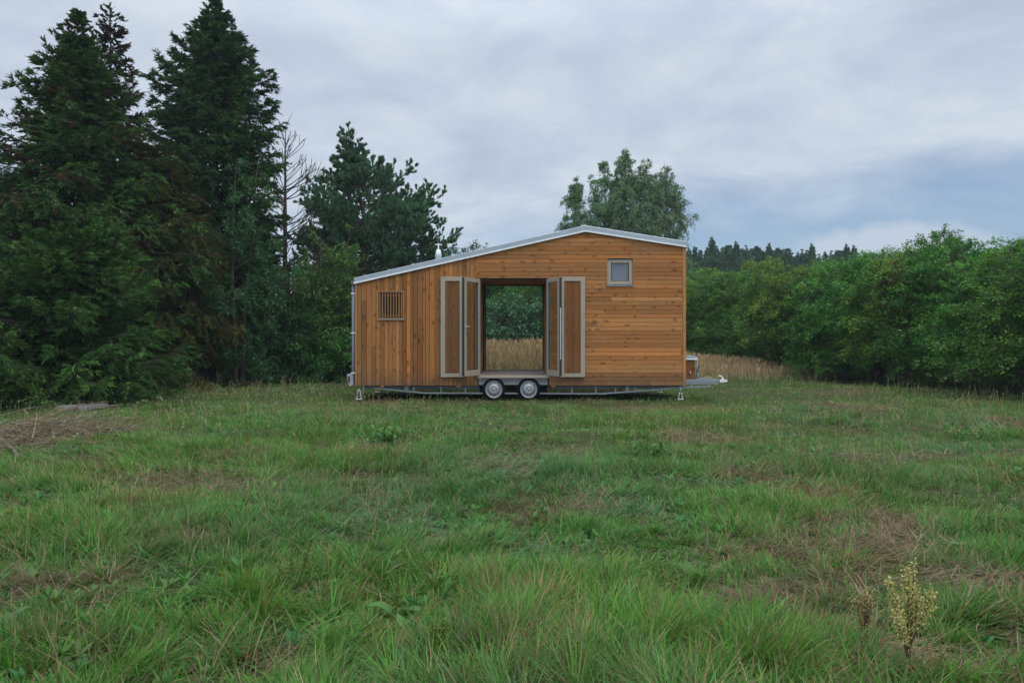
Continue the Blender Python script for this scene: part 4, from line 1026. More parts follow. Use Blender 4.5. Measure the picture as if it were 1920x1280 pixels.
DX0, DX1, DZ1 = hx(896), hx(1029.5), hz(521)
DOOR = (DX0, DX1, ZB - .1, DZ1)
W1 = (hx(1138), hx(1187.5), hz(535.5), hz(483.5))
W0 = (hx(708.5), hx(757), hz(598), hz(546))
XV = hx(895.5)                          # where the upright boards meet the level ones
m = MB(); clad(m, XL + .03, XV, ZB, 4.2, True, [DOOR, W0], FR, .022, lo=.46, hi=1.02)
m.build('upright_board_wall', M['wood'], house)
m = MB(); clad(m, XV, XR - .06, ZB, 4.2, False, [DOOR, W1], FR, .022, lo=.66, hi=1.16, joint=.6)
m.build('level_board_wall', M['wood'], house)
# weatherproof layer behind the boards, on all four sides
m = MB()
for r in minus(minus(minus([(XL + .01, XR - .01, ZB + .02, 4.2)], DOOR), W0), W1):
    p = under_roof([(r[0], r[2]), (r[1], r[2]), (r[1], r[3]), (r[0], r[3])], .01)
    if len(p) > 2: m.prism(p, FR + .024, FR + .12)
BD = ((hx(0) * 0 + (911.5 - 960) / (F_PX / BK)), (1016.8 - 960) / (F_PX / BK), CAM_H - 52.5 / (F_PX / BK), CAM_H + 103.4 / (F_PX / BK))
for r in minus([(XL + .01, XR - .01, ZB + .02, 4.2)], (BD[0] - .06, BD[1] + .06, BD[2] - .06, BD[3] + .06)):
    p = under_roof([(r[0], r[2]), (r[1], r[2]), (r[1], r[3]), (r[0], r[3])], .01)
    if len(p) > 2: m.prism(p, BK - .12, BK - .024)
m.box(XL + .01, XL + .10, FR + .121, BK - .121, ZB + .02, ZL - .01)
m.box(XR - .10, XR - .01, FR + .121, BK - .121, ZB + .02, ZR - .01)
m.build('wall_core', M['membrane'], house)
m = MB(); clad(m, XL + .01, XR - .01, ZB, 4.2, True, [(BD[0] - .06, BD[1] + .06, BD[2] - .06, BD[3] + .06)], BK - .022, .022); m.build('back_board_wall', M['wood'], house)
m = MB(); clad(m, FR + .05, BK - .03, ZB, ZR - .01, False, [], XR - .012, .022, roof=False, ax=0); m.build('right_end_wall', M['wood'], house)
m = MB(); clad(m, FR + .05, BK - .03, ZB, ZL - .01, True, [], XL - .010, .022, roof=False, ax=0); m.build('left_end_wall', M['wood'], house)
# corner boards
for (x0, x1, zt_) in ((XR - .058, XR + .012, roof_z(XR - .03) - .012), (XL - .012, XL + .028, roof_z(XL + .01) - .012)):
    m = MB(); m.box(x0, x1, FR - .012, FR + .05, ZB - .01, zt_, 2, (1, 1, 1)); m.build('corner_board', M['wood_trim'], house)
# thin upright strip where the two boardings meet over the doors
m = MB(); m.box(XV - .012, XV + .012, FR - .006, FR + .0, DZ1 + .02, roof_z(XV) - .02, 2, (.8, .8, .8)); m.build('cover_strip', M['wood'], house)

# roof: folded steel sheet with seams, white drip edge along its foot
TH = .128
def rp(x, off): return roof_z(x) + off
xl, xr = XL - .035, XR + .03
m = MB()
poly = [(xl, rp(xl, .012)), (PKX, PKZ + .012), (xr, rp(xr, .012)), (xr, rp(xr, TH)), (PKX, PKZ + TH + .01), (xl, rp(xl, TH))]
m.prism(poly, FR - .05, BK + .05)
rf = m.build('roof', M['roof'], house, bevel=.012)
m = MB()
for k in range(13):                                      # standing seams
    x = xl + .25 + k * .56
    if x > xr - .1: break
    if abs(x - PKX) < .3: continue
    m.box(x - .012, x + .012, FR - .03, BK + .03, rp(x, TH - .005), rp(x, TH + .022) if x < PKX - .1 or x > PKX + .1 else rp(x, TH + .004))
m.build('roof_seam', M['roof'], rf)
for (xa, xb) in ((xl, PKX), (PKX, xr)):
    m = MB(); m.prism([(xa, rp(xa, -.012)), (xb, rp(xb, -.012)), (xb, rp(xb, .022)), (xa, rp(xa, .022))], FR - .062, FR - .052)
    m.build('drip_edge', M['white_trim'], rf)
# joints of the verge sheets
# chimney cowl
cyy = 18.6; cs = F_PX / cyy; cx0 = (822 - 960) / cs; cz = lambda py: CAM_H + (640 - py) / cs
m = MB(); m.lathe([(.075, cz(500)), (.075, cz(481)), (.088, cz(481)), (.048, cz(468)), (.0, cz(467.9))], cx0, cyy, 0, 'z', 24)
m.lathe([(.02, cz(468)), (.014, cz(456)), (.0, cz(456))], cx0, cyy, 0, 'z', 10)
m.box(cx0 - .085, cx0 + .085, cyy - .012, cyy + .012, cz(459.5), cz(457.8)); m.box(cx0 - .012, cx0 + .012, cyy - .09, cyy + .09, cz(459.4), cz(457.9))
m.build('chimney', M['white_trim'], rf)

# gutter and downpipe on the left end
m = MB(); m.box(XL - .11, XL - .036, FR - .02, BK + .02, hz(532), hz(527)); gt = m.build('gutter', M['zinc'], house, bevel=.008)
m = MB(); m.tube([(XL - .062, FR + .06, hz(531)), (XL - .062, FR + .06, hz(716)), (XL - .075, FR + .06, hz(719)), (XL - .11, FR + .06, hz(722))], .043, 14)
dp = m.build('downpipe', M['zinc'], house)
for py in (550, 624, 699):
    m = MB(); m.box(XL - .112, XL - .01, FR + .012, FR + .108, hz(py) - .012, hz(py) + .012); m.build('pipe_bracket', M['white_trim'], dp)
# tail light box
m = MB(); m.prism([(hx(651), hz(701)), (hx(661), hz(699)), (hx(663), hz(722)), (hx(655), hz(724)), (hx(651.5), hz(714))], FR - .03, FR + .018)
tl = m.build('tail_light', M['grey_plastic'], house, bevel=.008)
m = MB(); m.box(hx(653), hx(657), FR - .042, FR - .0305, hz(716), hz(705)); m.build('lens', M['red'], tl)

# square window on the right
def frame_box(mb, x0, x1, z0, z1, wd, y0, y1, wb=None):
    wb = wb or wd
    mb.box(x0, x0 + wd, y0, y1, z0, z1, 2); mb.box(x1 - wd, x1, y0, y1, z0, z1, 2)
    mb.box(x0 + wd, x1 - wd, y0, y1, z1 - wd, z1, 0); mb.box(x0 + wd, x1 - wd, y0, y1, z0, z0 + wb, 0)
win = bpy.data.objects.new('window', None); COL.objects.link(win); win.parent = house; ORI[win] = ORI[house].copy(); win.empty_display_size = .1
x0, x1, z0, z1 = W1
m = MB(); frame_box(m, x0 + .012, x1 - .012, z0 + .03, z1 - .03, .095, FR + .03, FR + .10, .10); m.build('frame', M['beige'], win, bevel=.006)
m = MB(); frame_box(m, x0 - .004, x1 + .004, z0 - .004, z1 + .004, .014, FR - .012, FR + .03); m.build('reveal', M['wood_trim'], win)
m = MB(); frame_box(m, x0 + .098, x1 - .098, z0 + .113, z1 - .108, .012, FR + .026, FR + .06); m.build('gasket', M['black'], win)
m = MB(); m.box(x0 + .105, x1 - .105, FR + .062, FR + .068, z0 + .12, z1 - .115); m.build('pane', M['glass'], win)
m = MB(); m.box(x0 + .02, x1 - .02, FR + .128, FR + .134, z0 + .02, z1 - .02); m.build('pane_backing', M['pane_backing'], win)  # violet-grey panel behind the glass, sets the tone of the pane
m = MB(); m.box(x0 - .012, x1 + .012, FR - .035, FR + .03, z0 - .012, z0 + .016); m.build('sill', M['galv'], win)
# slatted window on the left
win = bpy.data.objects.new('window', None); COL.objects.link(win); win.parent = house; ORI[win] = ORI[house].copy(); win.empty_display_size = .1
x0, x1, z0, z1 = W0
m = MB(); frame_box(m, x0 - .01, x1 + .01, z0 - .005, z1 + .01, .026, FR - .014, FR + .045); m.build('frame', M['wood_in'], win)
m = MB()
for k in range(9):
    xx = x0 + .045 + (x1 - x0 - .09) * k / 8; m.box(xx - .0125, xx + .0125, FR - .006, FR + .028, z0 + .024, z1 - .024, 2, (.85, .82, .80))
m.build('slats', M['wood_in'], win)
m = MB(); frame_box(m, x0 + .04, x1 - .04, z0 + .05, z1 - .05, .06, FR + .06, FR + .10); m.build('sash', M['wood_panel'], win)
m = MB(); m.box(x0 + .095, x1 - .095, FR + .075, FR + .08, z0 + .105, z1 - .105); m.build('pane', M['glass_clear'], win)
m = MB(); m.box(x0 - .014, x1 + .014, FR - .04, FR + .02, z0 - .022, z0 - .006); m.build('sill', M['galv'], win)

# passage through the house: floor, lined walls and ceiling
FZ = hz(704)
m = MB()
y = FR - .02
while y < BK - .13: m.box(DX0 + .0, DX1 - .0, y, min(y + .138, BK - .125), FZ - .03, FZ, 0, tint(.92, 1.06)); y += .14
m.build('passage_floor', M['wood_floor'], house)
m = MB(); m.box(DX0 - .01, DX1 + .01, FR - .055, FR - .022, hz(708.5), FZ + .004); m.build('door_sill', M['beige'], house, bevel=.006)
for (xa, xb) in ((DX0 - .03, DX0 + .02), (DX1 - .02, DX1 + .03)):
    m = MB(); y = FR + .125
    while y < BK - .13: m.box(xa, xb, y, min(y + .116, BK - .125), FZ - .03, 2.9, 2, tint(.85, 1.1)); y += .12
    m.build('passage_lining', M['wood_in'], house)
m = MB(); y = FR + .125
while y < BK - .13: m.box(DX0 + .021, DX1 - .021, y, min(y + .116, BK - .125), 2.85, 2.89, 0, tint(.75, 1.0)); y += .12
m.build('passage_ceiling', M['wood'], house)
# outer door frame
m = MB(); m.box(DX0 - .005, DX0 + .05, FR + .03, FR + .12, FZ + .001, DZ1 - .03, 2); m.build('door_jamb', M['wood_trim'], house)
m = MB(); m.box(DX1 - .05, DX1 + .005, FR + .03, FR + .12, FZ + .001, DZ1 - .03, 2)
m.build('door_jamb', M['wood_trim'], house)
m = MB(); m.box(DX0, DX1, FR + .012, FR + .12, DZ1 - .029, DZ1 + .01); m.build('door_head', M['membrane'], house)
# big back window
win = bpy.data.objects.new('back_window', None); COL.objects.link(win); win.parent = house; ORI[win] = ORI[house].copy(); win.empty_display_size = .1
m = MB(); frame_box(m, BD[0] - .075, BD[1] + .075, BD[2] - .075, BD[3] + .075, .06, BK - .118, BK - .03); m.build('frame', M['wood_panel'], win)
m = MB(); frame_box(m, BD[0] - .0145, BD[1] + .0145, BD[2] - .0145, BD[3] + .0145, .014, BK - .10, BK - .05); m.build('gasket', M['black'], win)
m = MB(); m.box(BD[0] - .0005, BD[1] + .0005, BK - .078, BK - .072, BD[2], BD[3]); m.build('pane', M['glass_clear'], win)
m = MB(); m.box(BD[0] - .06, BD[1] + .06, BK - .16, BK - .119, BD[2] - .06, BD[2] - .012); m.build('sill', M['galv'], win)

# glazed doors swung outwards and boarded side leaves folded to the wall
def door(hinge_x, hy, vx, vy, side):
    """leaf from the hinge along (vx,vy); built in its own axes then turned"""
    wdt = math.hypot(vx, vy); ux, uy = vx / wdt, vy / wdt; nx, ny = -uy, ux
    z0, z1 = FZ + .01, DZ1 - .03
    def turn(mb):
        mb.v = [(hinge_x + p[0] * ux + p[1] * nx, hy + p[0] * uy + p[1] * ny, p[2]) for p in mb.v]; return mb
    e = bpy.data.objects.new('door', None); COL.objects.link(e); e.parent = house; ORI[e] = ORI[house].copy(); e.empty_display_size = .1
    e['label'] = 'glazed beige door leaf swung open on the %s side' % side
    m = MB(); frame_box(m, 0, wdt, z0, z1, .095, -.034, .034, .13); turn(m).build('frame', M['beige'], e, bevel=.005)
    m = MB(); m.box(.094, wdt - .094, -.005, .005, z0 + .128, z1 - .094); turn(m).build('pane', M['glass'], e)
    m = MB(); frame_box(m, .085, wdt - .085, z0 + .12, z1 - .085, .012, -.018, .018); turn(m).build('gasket', M['black'], e)
    m = MB(); m.box(wdt + .0005, wdt + .007, -.03, .03, z0 + .01, z1 - .01); turn(m).build('edge_seal', M['black'], e)
    return e, turn, wdt
dl, turn, wdt = door(DX0 + .03, FR - .01, -.325, -.64, 'left')
s_ = 1          # inner face looks to the opening
m = MB(); zc_ = hz(616)
for sg in (-1, 1):
    m.box(wdt - .070, wdt - .030, sg * .035 if sg > 0 else -.043, .043 if sg > 0 else -.035, zc_ - .11, zc_ + .12)
    m.tube([(wdt - .05, sg * .04, zc_ + .04), (wdt - .05, sg * .085, zc_ + .04)], .010, 8)
    m.tube([(wdt - .05, sg * .083, zc_ + .04), (wdt - .17, sg * .083, zc_ + .04)], .010, 8)
turn(m).build('handle', M['chrome'], dl)
dr_, turn, wdt = door(DX1 - .035, FR - .01, .255, -.665, 'right')
m = MB(); m.box(wdt + .0072, wdt + .0085, -.011, .011, .95, 2.1)
for k, zz in enumerate((1.0, 1.25, 1.55, 1.72, 2.0)): m.box(wdt + .0075, wdt + .011, -.012, .012, zz, zz + (.16 if k == 2 else .06))
turn(m).build('lock_strip', M['chrome'], dr_)
def leaf_panel(xa, xb, side):
    za, zb_ = hz(706.5), hz(519.5); ya, yb = FR - .085, FR - .025
    e = bpy.data.objects.new('shutter', None); COL.objects.link(e); e.parent = house; ORI[e] = ORI[house].copy(); e.empty_display_size = .1
    e['label'] = 'boarded door panel with beige frame folded flat to the wall on the %s' % side
    m = MB(); frame_box(m, xa, xb, za, zb_, .098, ya, yb, .085); m.build('frame', M['beige'], e, bevel=.005)
    m = MB(); x = xa + .098
    while x < xb - .1:
        w_ = random.uniform(.07, .1); m.box(x + .0015, min(x + w_, xb - .098) - .0015, ya + .02, yb - .005, za + .085, zb_ - .098, 2, tint(.8, 1.25)); x += w_
    m.build('boards', M['wood_panel'], e)
    m = MB(); frame_box(m, xa + .094, xb - .094, za + .081, zb_ - .094, .010, ya + .008, ya + .019); m.build('gasket', M['black'], e)
leaf_panel(hx(827), hx(870.5), 'left'); leaf_panel(hx(1049), hx(1096.5), 'right')
m = MB(); m.box(hx(822.5), hx(826.5), FR - .05, FR - .001, hz(703), hz(699)); m.tube([(hx(824.5), FR - .045, hz(699)), (hx(824.5), FR - .045, hz(695.5))], .012, 8); m.build('shutter_catch', M['bark_dead'], house)

# ---- trailer
def tri(px, py): return (hx(px), hz(py))
yA, yB = FR + .09, BK - .09
for yy, nm in ((yA, 'near'), (yB, 'far')):
    yb_ = yy + .3 if nm == 'near' else yy - .3
    m = MB(); m.box(XL + .05, XR - .02, yb_, yb_ + .06, ZB - .105, ZB - .012); m.build('chassis_beam', M['galv'], house)
    if nm == 'far': continue
    m = MB()
    pts = [tri(700, 727.5), tri(745, 732), tri(795, 737), tri(1130, 738.2), tri(1215, 732), tri(1260, 727.5), tri(1334, 724.5)]
    for p, q in zip(pts, pts[1:]): m.bar((p[0], yy, p[1]), (q[0], yy, q[1]), .04, .034)
    for px, py in ((775, 736), (826, 737), (872, 737), (1073, 738), (1118, 738), (1155, 736.5), (1192, 734), (1226, 731), (1263, 727.5), (1299, 726.5), (1331, 725)):
        m.box(hx(px) - .016, hx(px) + .016, yy + .001, yy + .030, hz(py) + .012, ZB - .03 if px < 1285 else hz(719))
    for px, wd_ in ((761, .09), (1178, .09)): m.box(hx(px) - wd_ / 2, hx(px) + wd_ / 2, yy + .0345, yy + .058, hz(736), ZB - .02)
    m.build('truss_rail', M['galv'], house)
m = MB()
for k in range(9): m.box(XL + .4 + k * .82, XL + .46 + k * .82, yA + .361, yB - .301, ZB - .07, ZB - .02)
m.build('cross_beams', M['galv'], house)
m = MB(); m.box(XL + .02, XR - .02, FR + .03, BK - .03, ZB - .008, ZB + .015); m.build('floor_deck', M['membrane'], house)
# panel above the wheels
m = MB(); xa, xb = hx(897.5), hx(1027)
m.box(xa, xb, FR + .03, FR + .06, hz(722.5), hz(715.5)); m.box(xa, xb, FR + .045, FR + .06, hz(715), hz(709)); m.box(xa, hx(904), FR + .02, FR + .0445, hz(714.8), hz(710))
m.build('sill_beam', M['galv'], house)
m = MB(); m.box(xa, xb, FR + .30, FR + .33, .1, FZ - .04); m.build('wheel_well', M['membrane'], house)
# axles and wheels
WR, WZ = .264, .243
for px in (926, 991.4):
    m = MB(); m.tube([(hx(px), FR + .16, WZ), (hx(px), BK - .16, WZ)], .035, 10); m.build('axle', M['galv'], house)
def wheel(px, y, flip):
    x = hx(px); e = bpy.data.objects.new('wheel', None); COL.objects.link(e); e.parent = house; e.location = np.array((x, y, WZ)) - ORI[house]; ORI[e] = np.array((x, y, WZ)); e.empty_display_size = .1
    f = -1 if flip else 1
    m = MB(); m.lathe([(.188, .01), (.196, -.012), (.226, -.018), (.250, -.006), (WR - .004, .012), (WR, .03), (WR, .12), (WR - .004, .138), (.240, .158), (.196, .158), (.188, .14)], x, y, WZ, 'y', 48)
    for k in range(0, 48):      # tread blocks
        a = 2 * PI * k / 48; ca, sa = math.cos(a), math.sin(a); ca2, sa2 = math.cos(a + .075), math.sin(a + .075)
        for (h0, h1) in ((.022, .055), (.062, .09), (.097, .13)):
            r1 = WR + .006
            P = [(x + r * c_, y + h, WZ + r * s__) for h in (h0, h1) for r, c_, s__ in ((WR - .002, ca, sa), (r1, ca, sa), (r1, ca2, sa2), (WR - .002, ca2, sa2))]
            for idx in ((0, 1, 2, 3), (7, 6, 5, 4), (1, 5, 6, 2), (0, 4, 5, 1), (3, 2, 6, 7)): m.face([P[i] for i in idx])
    ty = m.build('tyre', M['rubber'], e)
    m = MB()
    m.lathe([(.192, .0), (.198, -.014), (.192, -.017), (.184, -.008), (.172, .020), (.160, .024), (.152, .012)], x, y, WZ, 'y', 48)
    m.lathe([(.108, -.002), (.088, -.018), (.070, -.022), (.060, -.006), (.045, -.006), (.040, -.022), (.030, -.030), (.0, -.031)], x, y, WZ, 'y', 48)
    nh = 16; sub = 6                                     # disc with sixteen oval holes
    for i in range(nh * sub):
        a, b = 2 * PI * i / (nh * sub), 2 * PI * (i + 1) / (nh * sub)
        rr = [(.152, .012), (.146, .008), (.122, .002), (.108, -.002)]
        for k in range(3):
            if k == 1 and i % sub in (1, 2, 3): continue
            (r0, h0), (r1, h1) = rr[k], rr[k + 1]
            m.face([(x + r0 * math.cos(a), y + h0, WZ + r0 * math.sin(a)), (x + r0 * math.cos(b), y + h0, WZ + r0 * math.sin(b)), (x + r1 * math.cos(b), y + h1, WZ + r1 * math.sin(b)), (x + r1 * math.cos(a), y + h1, WZ + r1 * math.sin(a))], None, (1, 1, 1), True)
    rm = m.build('rim', M['rim'], e)
    m = MB()
    for k in range(5):
        a = 2 * PI * k / 5 + .3; m.lathe([(.009, -.012), (.009, -.026), (.0, -.028)], x + .052 * math.cos(a), y, WZ + .052 * math.sin(a), 'y', 6)
    m.build('wheel_bolts', M['chrome'], e)
    m = MB(); m.lathe([(.158, .030), (.158, .06), (.0, .06)], x, y, WZ, 'y', 32); m.build('brake_drum', M['black'], e)
    return e
wheel(926, FR - .015, False); wheel(991.4, FR - .015, False)
for px in (926, 991.4):
    m = MB(); x = hx(px); m.lathe([(.19, .15), (.25, .16), (WR, .13), (WR, .02), (.25, .0), (.19, .0), (.0, .03)], x, BK - .17, WZ, 'y', 32); m.build('rear_tyre', M['rubber'], house)
# side marker lamps
for px in (716.5, 860.5, 1037.5):
    m = MB(); m.box(hx(px) - .045, hx(px) + .045, FR + .0, FR + .03, ZB - .036, ZB - .012); m.build('side_marker', M['orange'], house, bevel=.004)
# prop stands
def stand(px, y, zf, top):
    x = hx(px); e = None
    m = MB(); zt0 = hz(top)
    for sx_ in (-1, 1): m.tube([(x + sx_ * .055, y, zf), (x + sx_ * .018, y, zt0), (x, y, zt0 + .012)], .011, 8)
    m.bar((x - .07, y, zf), (x + .07, y, zf), .10, .012)
    o = m.build('prop_stand', M['white_paint'], house)
    return o
for px, top in ((673.5, 731), (1275.5, 736)):
    for yy in (FR - .02, BK - .15): stand(px, yy, .02, top)
for yy in (FR - .02, BK - .15):
    m = MB(); m.tube([(hx(1275.3), yy, hz(737)), (hx(1275.3), yy, hz(726))], .012, 8); m.build('prop_screw', M['galv'], house)
    m = MB(); m.tube([(hx(682), yy, hz(748)), (hx(682), yy, hz(722.5))], .006, 6); m.build('prop_screw', M['galv'], house)
# drawbar, coupling, locker
MY = (FR + BK) / 2
m = MB()
for sg in (-1, 1): m.bar((hx(1283), FR + .62 if sg < 0 else BK - .62, hz(716.5)), (hx(1349), FR + .56 if sg < 0 else BK - .56, hz(716.5)), .07, .105)
DY = FR + .10
m.v = []; m.f = []; m.uv = []; m.c = []; m.sm = []
m.box(XR - .05, hx(1350), DY, DY + .07, hz(721.2), hz(711.8))
m.box(XR - .05, hx(1350), DY + .34, DY + .41, hz(721.2), hz(711.8))
m.box(hx(1344), hx(1350), DY + .071, DY + .339, hz(721), hz(712))
db = m.build('drawbar', M['galv'], house, bevel=.008)
m = MB(); m.box(hx(1308), hx(1342), DY + .03, DY + .3, hz(711.4), hz(709.4)); m.build('drawbar_plate', M['galv'], db)
m = MB(); m.tube([(hx(1348.5), DY + .2, hz(716)), (hx(1351), DY + .2, hz(716)), (hx(1353), DY + .2, hz(716)), (hx(1355), DY + .2, hz(716))], [.055, .048, .055, .045], 12); m.build('gaiter', M['black'], db)
m = MB()
m.prism([(hx(1354.8), hz(718)), (hx(1367), hz(717.5)), (hx(1370.2), hz(716.2)), (hx(1369.5), hz(713)), (hx(1363), hz(712.2)), (hx(1355), hz(713))], DY + .15, DY + .25)
m.tube([(hx(1361), DY + .2, hz(713)), (hx(1362.5), DY + .2, hz(709.5)), (hx(1359.5), DY + .2, hz(707)), (hx(1354), DY + .2, hz(704.8))], [.03, .026, .018, .016], 8)
m.build('coupling', M['white_paint'], db, bevel=.01)
m = MB(); m.tube([(hx(1340), DY + .1, hz(711)), (hx(1337), DY + .1, hz(707)), (hx(1331), DY + .1, hz(706.3)), (hx(1325), DY + .1, hz(708.5)), (hx(1322), DY + .1, hz(711))], .007, 6); m.build('cable', M['cable'], db)
m = MB(); m.tube([(hx(1312.8), DY + .1, hz(711)), (hx(1312.8), DY + .1, hz(700))], [.03, .02], 10); m.tube([(hx(1310.5), DY + .1, hz(711)), (hx(1310.5), DY + .1, hz(676))], .02, 10); jk = m.build('jockey_post', M['galv'], db)
m = MB(); m.tube([(hx(1311.5), DY + .1, hz(698)), (hx(1311), DY + .1, hz(693.5)), (hx(1315.5), DY + .1, hz(686))], .02, 8); m.tube([(hx(1310), DY + .1, hz(671)), (hx(1310), DY + .1, hz(664.2))], .012, 8); m.build('jockey_handle', M['black'], db)
e = bpy.data.objects.new('locker', None); COL.objects.link(e); e.parent = house; ORI[e] = ORI[house].copy(); e.empty_display_size = .1
LX0, LX1 = XR + .0125, hx(1306.5)
m = MB(); x = LX0
while x < LX1 - .02: w_ = .083; m.box(x + .002, min(x + w_, LX1) - .002, FR + .16, FR + .182, hz(713), hz(674.6), 2, tint(.8, 1.2)); x += w_
y = FR + .183
while y < BK - .9: m.box(LX1 - .02, LX1 - .001, y + .002, min(y + .083, BK - .9) - .002, hz(713), hz(674.6), 2, tint(.8, 1.2)); y += .083
m.build('locker_boards', M['wood_panel'], e)
m = MB(); m.box(LX0, LX1 - .022, FR + .184, BK - .92, hz(712), hz(676)); m.build('locker_core', M['membrane'], e)
m = MB(); m.prism([(LX0, hz(674)), (hx(1310.5), hz(674)), (hx(1310.5), hz(672)), (hx(1309.5), hz(668.5)), (LX0, hz(665.8))], FR + .12, BK - .85); m.build('locker_lid', M['roof'], e, bevel=.006)
m = MB(); m.box(LX0, hx(1311), FR + .108, FR + .1195, hz(674.4), hz(671.8)); m.build('lid_edge', M['white_trim'], e)
m = MB(); m.tube([(hx(1297.3), FR + .145, hz(697)), (hx(1297.3), FR + .145, hz(702))], .011, 8); m.box(hx(1296.7), hx(1297.9), FR + .1455, FR + .159, hz(700), hz(699)); m.build('locker_latch', M['chrome'], e)

# ------------------------------------------------------------------ things lying and growing in the meadow
def slab():
    x0, y0 = gp(98, 771); t = thing('concrete_slab', (x0 + .45, y0 + .45, 0), 'grey weathered slab lying at the foot of the young spruce', 'slab')
    m = MB(); m.prism([(x0, y0 + .05), (x0 + .62, y0 - .02), (x0 + .76, y0 + .62), (x0 + .16, y0 + .70)], -.02, .095, ax=2); m.build('slab_body', M['concrete'], t, bevel=.012)
    m = MB(); m.prism([(x0 + .28, y0 + .30), (x0 + .56, y0 + .26), (x0 + .60, y0 + .46), (x0 + .34, y0 + .5)], .096, .112, ax=2, c=(1.2, 1.2, 1.1)); m.build('offcut', M['wood_floor'], t)
slab()
def pole(name, pts, r, mat, label, cat, group=None):
    m = MB(); m.tube(pts, r, 9); o = m.build(name, M[mat], None, origin=pts[0]); tag(o, label, cat, group); return o
def G(px, py, z=0.): x, y = gp(px, py); return (x, y, z + float(terrain(x, y)))
pole('wooden_pole', [G(108, 777, .06), G(150, 770, .09), G(200, 763, .13)], [.045, .042, .036], 'wood_floor', 'peeled orange-brown pole lying in front of the slab', 'pole')
pole('wooden_pole', [G(165, 772, .05), G(195, 769, .08), G(222, 767, .09)], [.03, .028, .024], 'bark_dead', 'grey weathered stick lying right of the slab', 'pole')
pole('dead_branch', [G(-30, 836, .16), G(8, 846, .13), G(25, 858, .09), G(36, 870, .03)], [.02, .022, .02, .016], 'bark_dead', 'thick broken pale branch sticking out of the brush pile', 'branch')
pole('dead_branch', [G(-20, 800, .16), G(50, 785, .2), G(102, 772, .16)], [.013, .011, .007], 'bark_dead', 'long thin grey branch leading from the brush pile to the slab', 'branch')
def brush():
    rng = np.random.default_rng(77); vb = VB()
    cx, cy = -6.1, 9.7
    n = 1300; x = cx + rng.normal(-.3, .42, n); y = cy + rng.normal(.25, 1.0, n)
    r = np.hypot((x - cx + .3) / 1.5, (y - cy - .2) / 1.5); z = terrain(x, y) + np.clip(.34 * (1 - r), .02, 1) * rng.uniform(.1, 1.1, n)
    az = rng.normal(.5, .9, n); e = rng.normal(.02, .2, n); ln = rng.uniform(.15, .55, n)
    D = np.stack([np.cos(az) * np.cos(e), np.sin(az) * np.cos(e) * .8, np.sin(e)], 1)
    b = (np.stack([x, y, z], 1), D, ln, rng.normal(.1, .25, n))
    ts = np.linspace(0, 1, 4); path = np.stack([bp(b, np.full(n, t)) for t in ts], 1); path[:, :, 2] = np.maximum(path[:, :, 2], .01)
    C = pick(rng, np.array([(.26, .18, .115), (.17, .11, .07), (.34, .27, .18), (.22, .185, .145)]), n)
    r0 = rng.uniform(.0025, .008, n)
    vb.tubes(path, r0[:, None] * (1 - .7 * ts)[None], 4, C)
    b2, i = kids(rng, b, 3, .2, 1., .6, .0, .3, .6, .05)
    p2 = np.stack([bp(b2, np.full(len(i), t)) for t in ts], 1); p2[:, :, 2] = np.maximum(p2[:, :, 2], .01)
    vb.tubes(p2, np.full((len(i), 1), .0028) * (1 - .6 * ts)[None], 3, C[i] * 1.1)
    o = vb.build('brush_pile', M['straw'], None, origin=(cx, cy, 0)); tag(o, 'tangled pile of brown dead twigs at the left edge of the meadow', 'brush pile', None, 'stuff')
brush()

# weeds: docks gone to seed, leafy rosettes
def dock(px, py, top, col, label, seed, spread=.3, name='dock_plant', dens=1., leafy=False, stems=5):
    rng = np.random.default_rng(seed); x, y = gp(px, py); H = zt(top, y); z = float(terrain(x, y))
    t = thing(name, (x, y, z), label, 'plant'); ORI[t] = np.zeros(3)
    st = VB(); sdv = VB(); lf = VB()
    base = (np.array([[0, 0, 0.]]), np.array([[.06, 0, 1.]]), np.array([H * .45]), np.zeros(1))
    n = stems; az = np.arange(n) * 2 * PI / n + rng.normal(0, .4, n); e = PI / 2 - rng.uniform(.05, spread, n) - (np.arange(n) > 0) * spread * .6
    D = np.stack([np.cos(az) * np.cos(e), np.sin(az) * np.cos(e), np.sin(e)], 1)
    P0 = np.array([[0, 0, H * f] for f in rng.uniform(.25, .5, n)]); P0[0] = 0
    ln = rng.uniform(.4, .62, n) * H; ln[0] = H
    b1 = (P0, D, ln, np.full(n, -.05)); sc = (.10, .16, .045) if leafy else (.16, .11, .07)
    limb_tubes(st, b1, .0042, .002, 5, 5, sc)
    b2, i2 = kids(rng, b1, int(9 * dens), .35 if not leafy else .5, 1., .45, .35, .12, .26, -.1); limb_tubes(st, b2, .0022, .001, 3, 3, sc)
    k = int(46 * dens); i = np.repeat(np.arange(len(b2[0])), k); u = rng.uniform(.05, 1.02, len(i)); sub = tuple(q[i] for q in b2)
    p = bp(sub, u) + rng.normal(0, .008, (len(i), 3)); dd = rdir(rng, len(i))
    sdv.leaves(p, dd, rdir(rng, len(i)), rng.uniform(.006, .012, len(i)), .008, np.array(col) * rng.uniform(.65, 1.25, (len(i), 1)))
    i = np.repeat(np.arange(n), int(60 * dens)); u = rng.uniform(.5, 1.0, len(i)); sub = tuple(q[i] for q in b1)
    sdv.leaves(bp(sub, u) + rng.normal(0, .010, (len(i), 3)), rdir(rng, len(i)), rdir(rng, len(i)), rng.uniform(.006, .012, len(i)), .008, np.array(col) * rng.uniform(.65, 1.25, (len(i), 1)))
    broad_leaves(lf, rng, 7 if leafy else 3, .14 if leafy else .09, np.array([(.07, .155, .035), (.10, .18, .045)]))
    place('stem', st.mesh('stem'), M['straw'] if not leafy else M['leaf'], t); place('seed_heads', sdv.mesh('seed_heads'), M['straw'], t); place('leaves', lf.mesh('leaves'), M['leaf'], t)
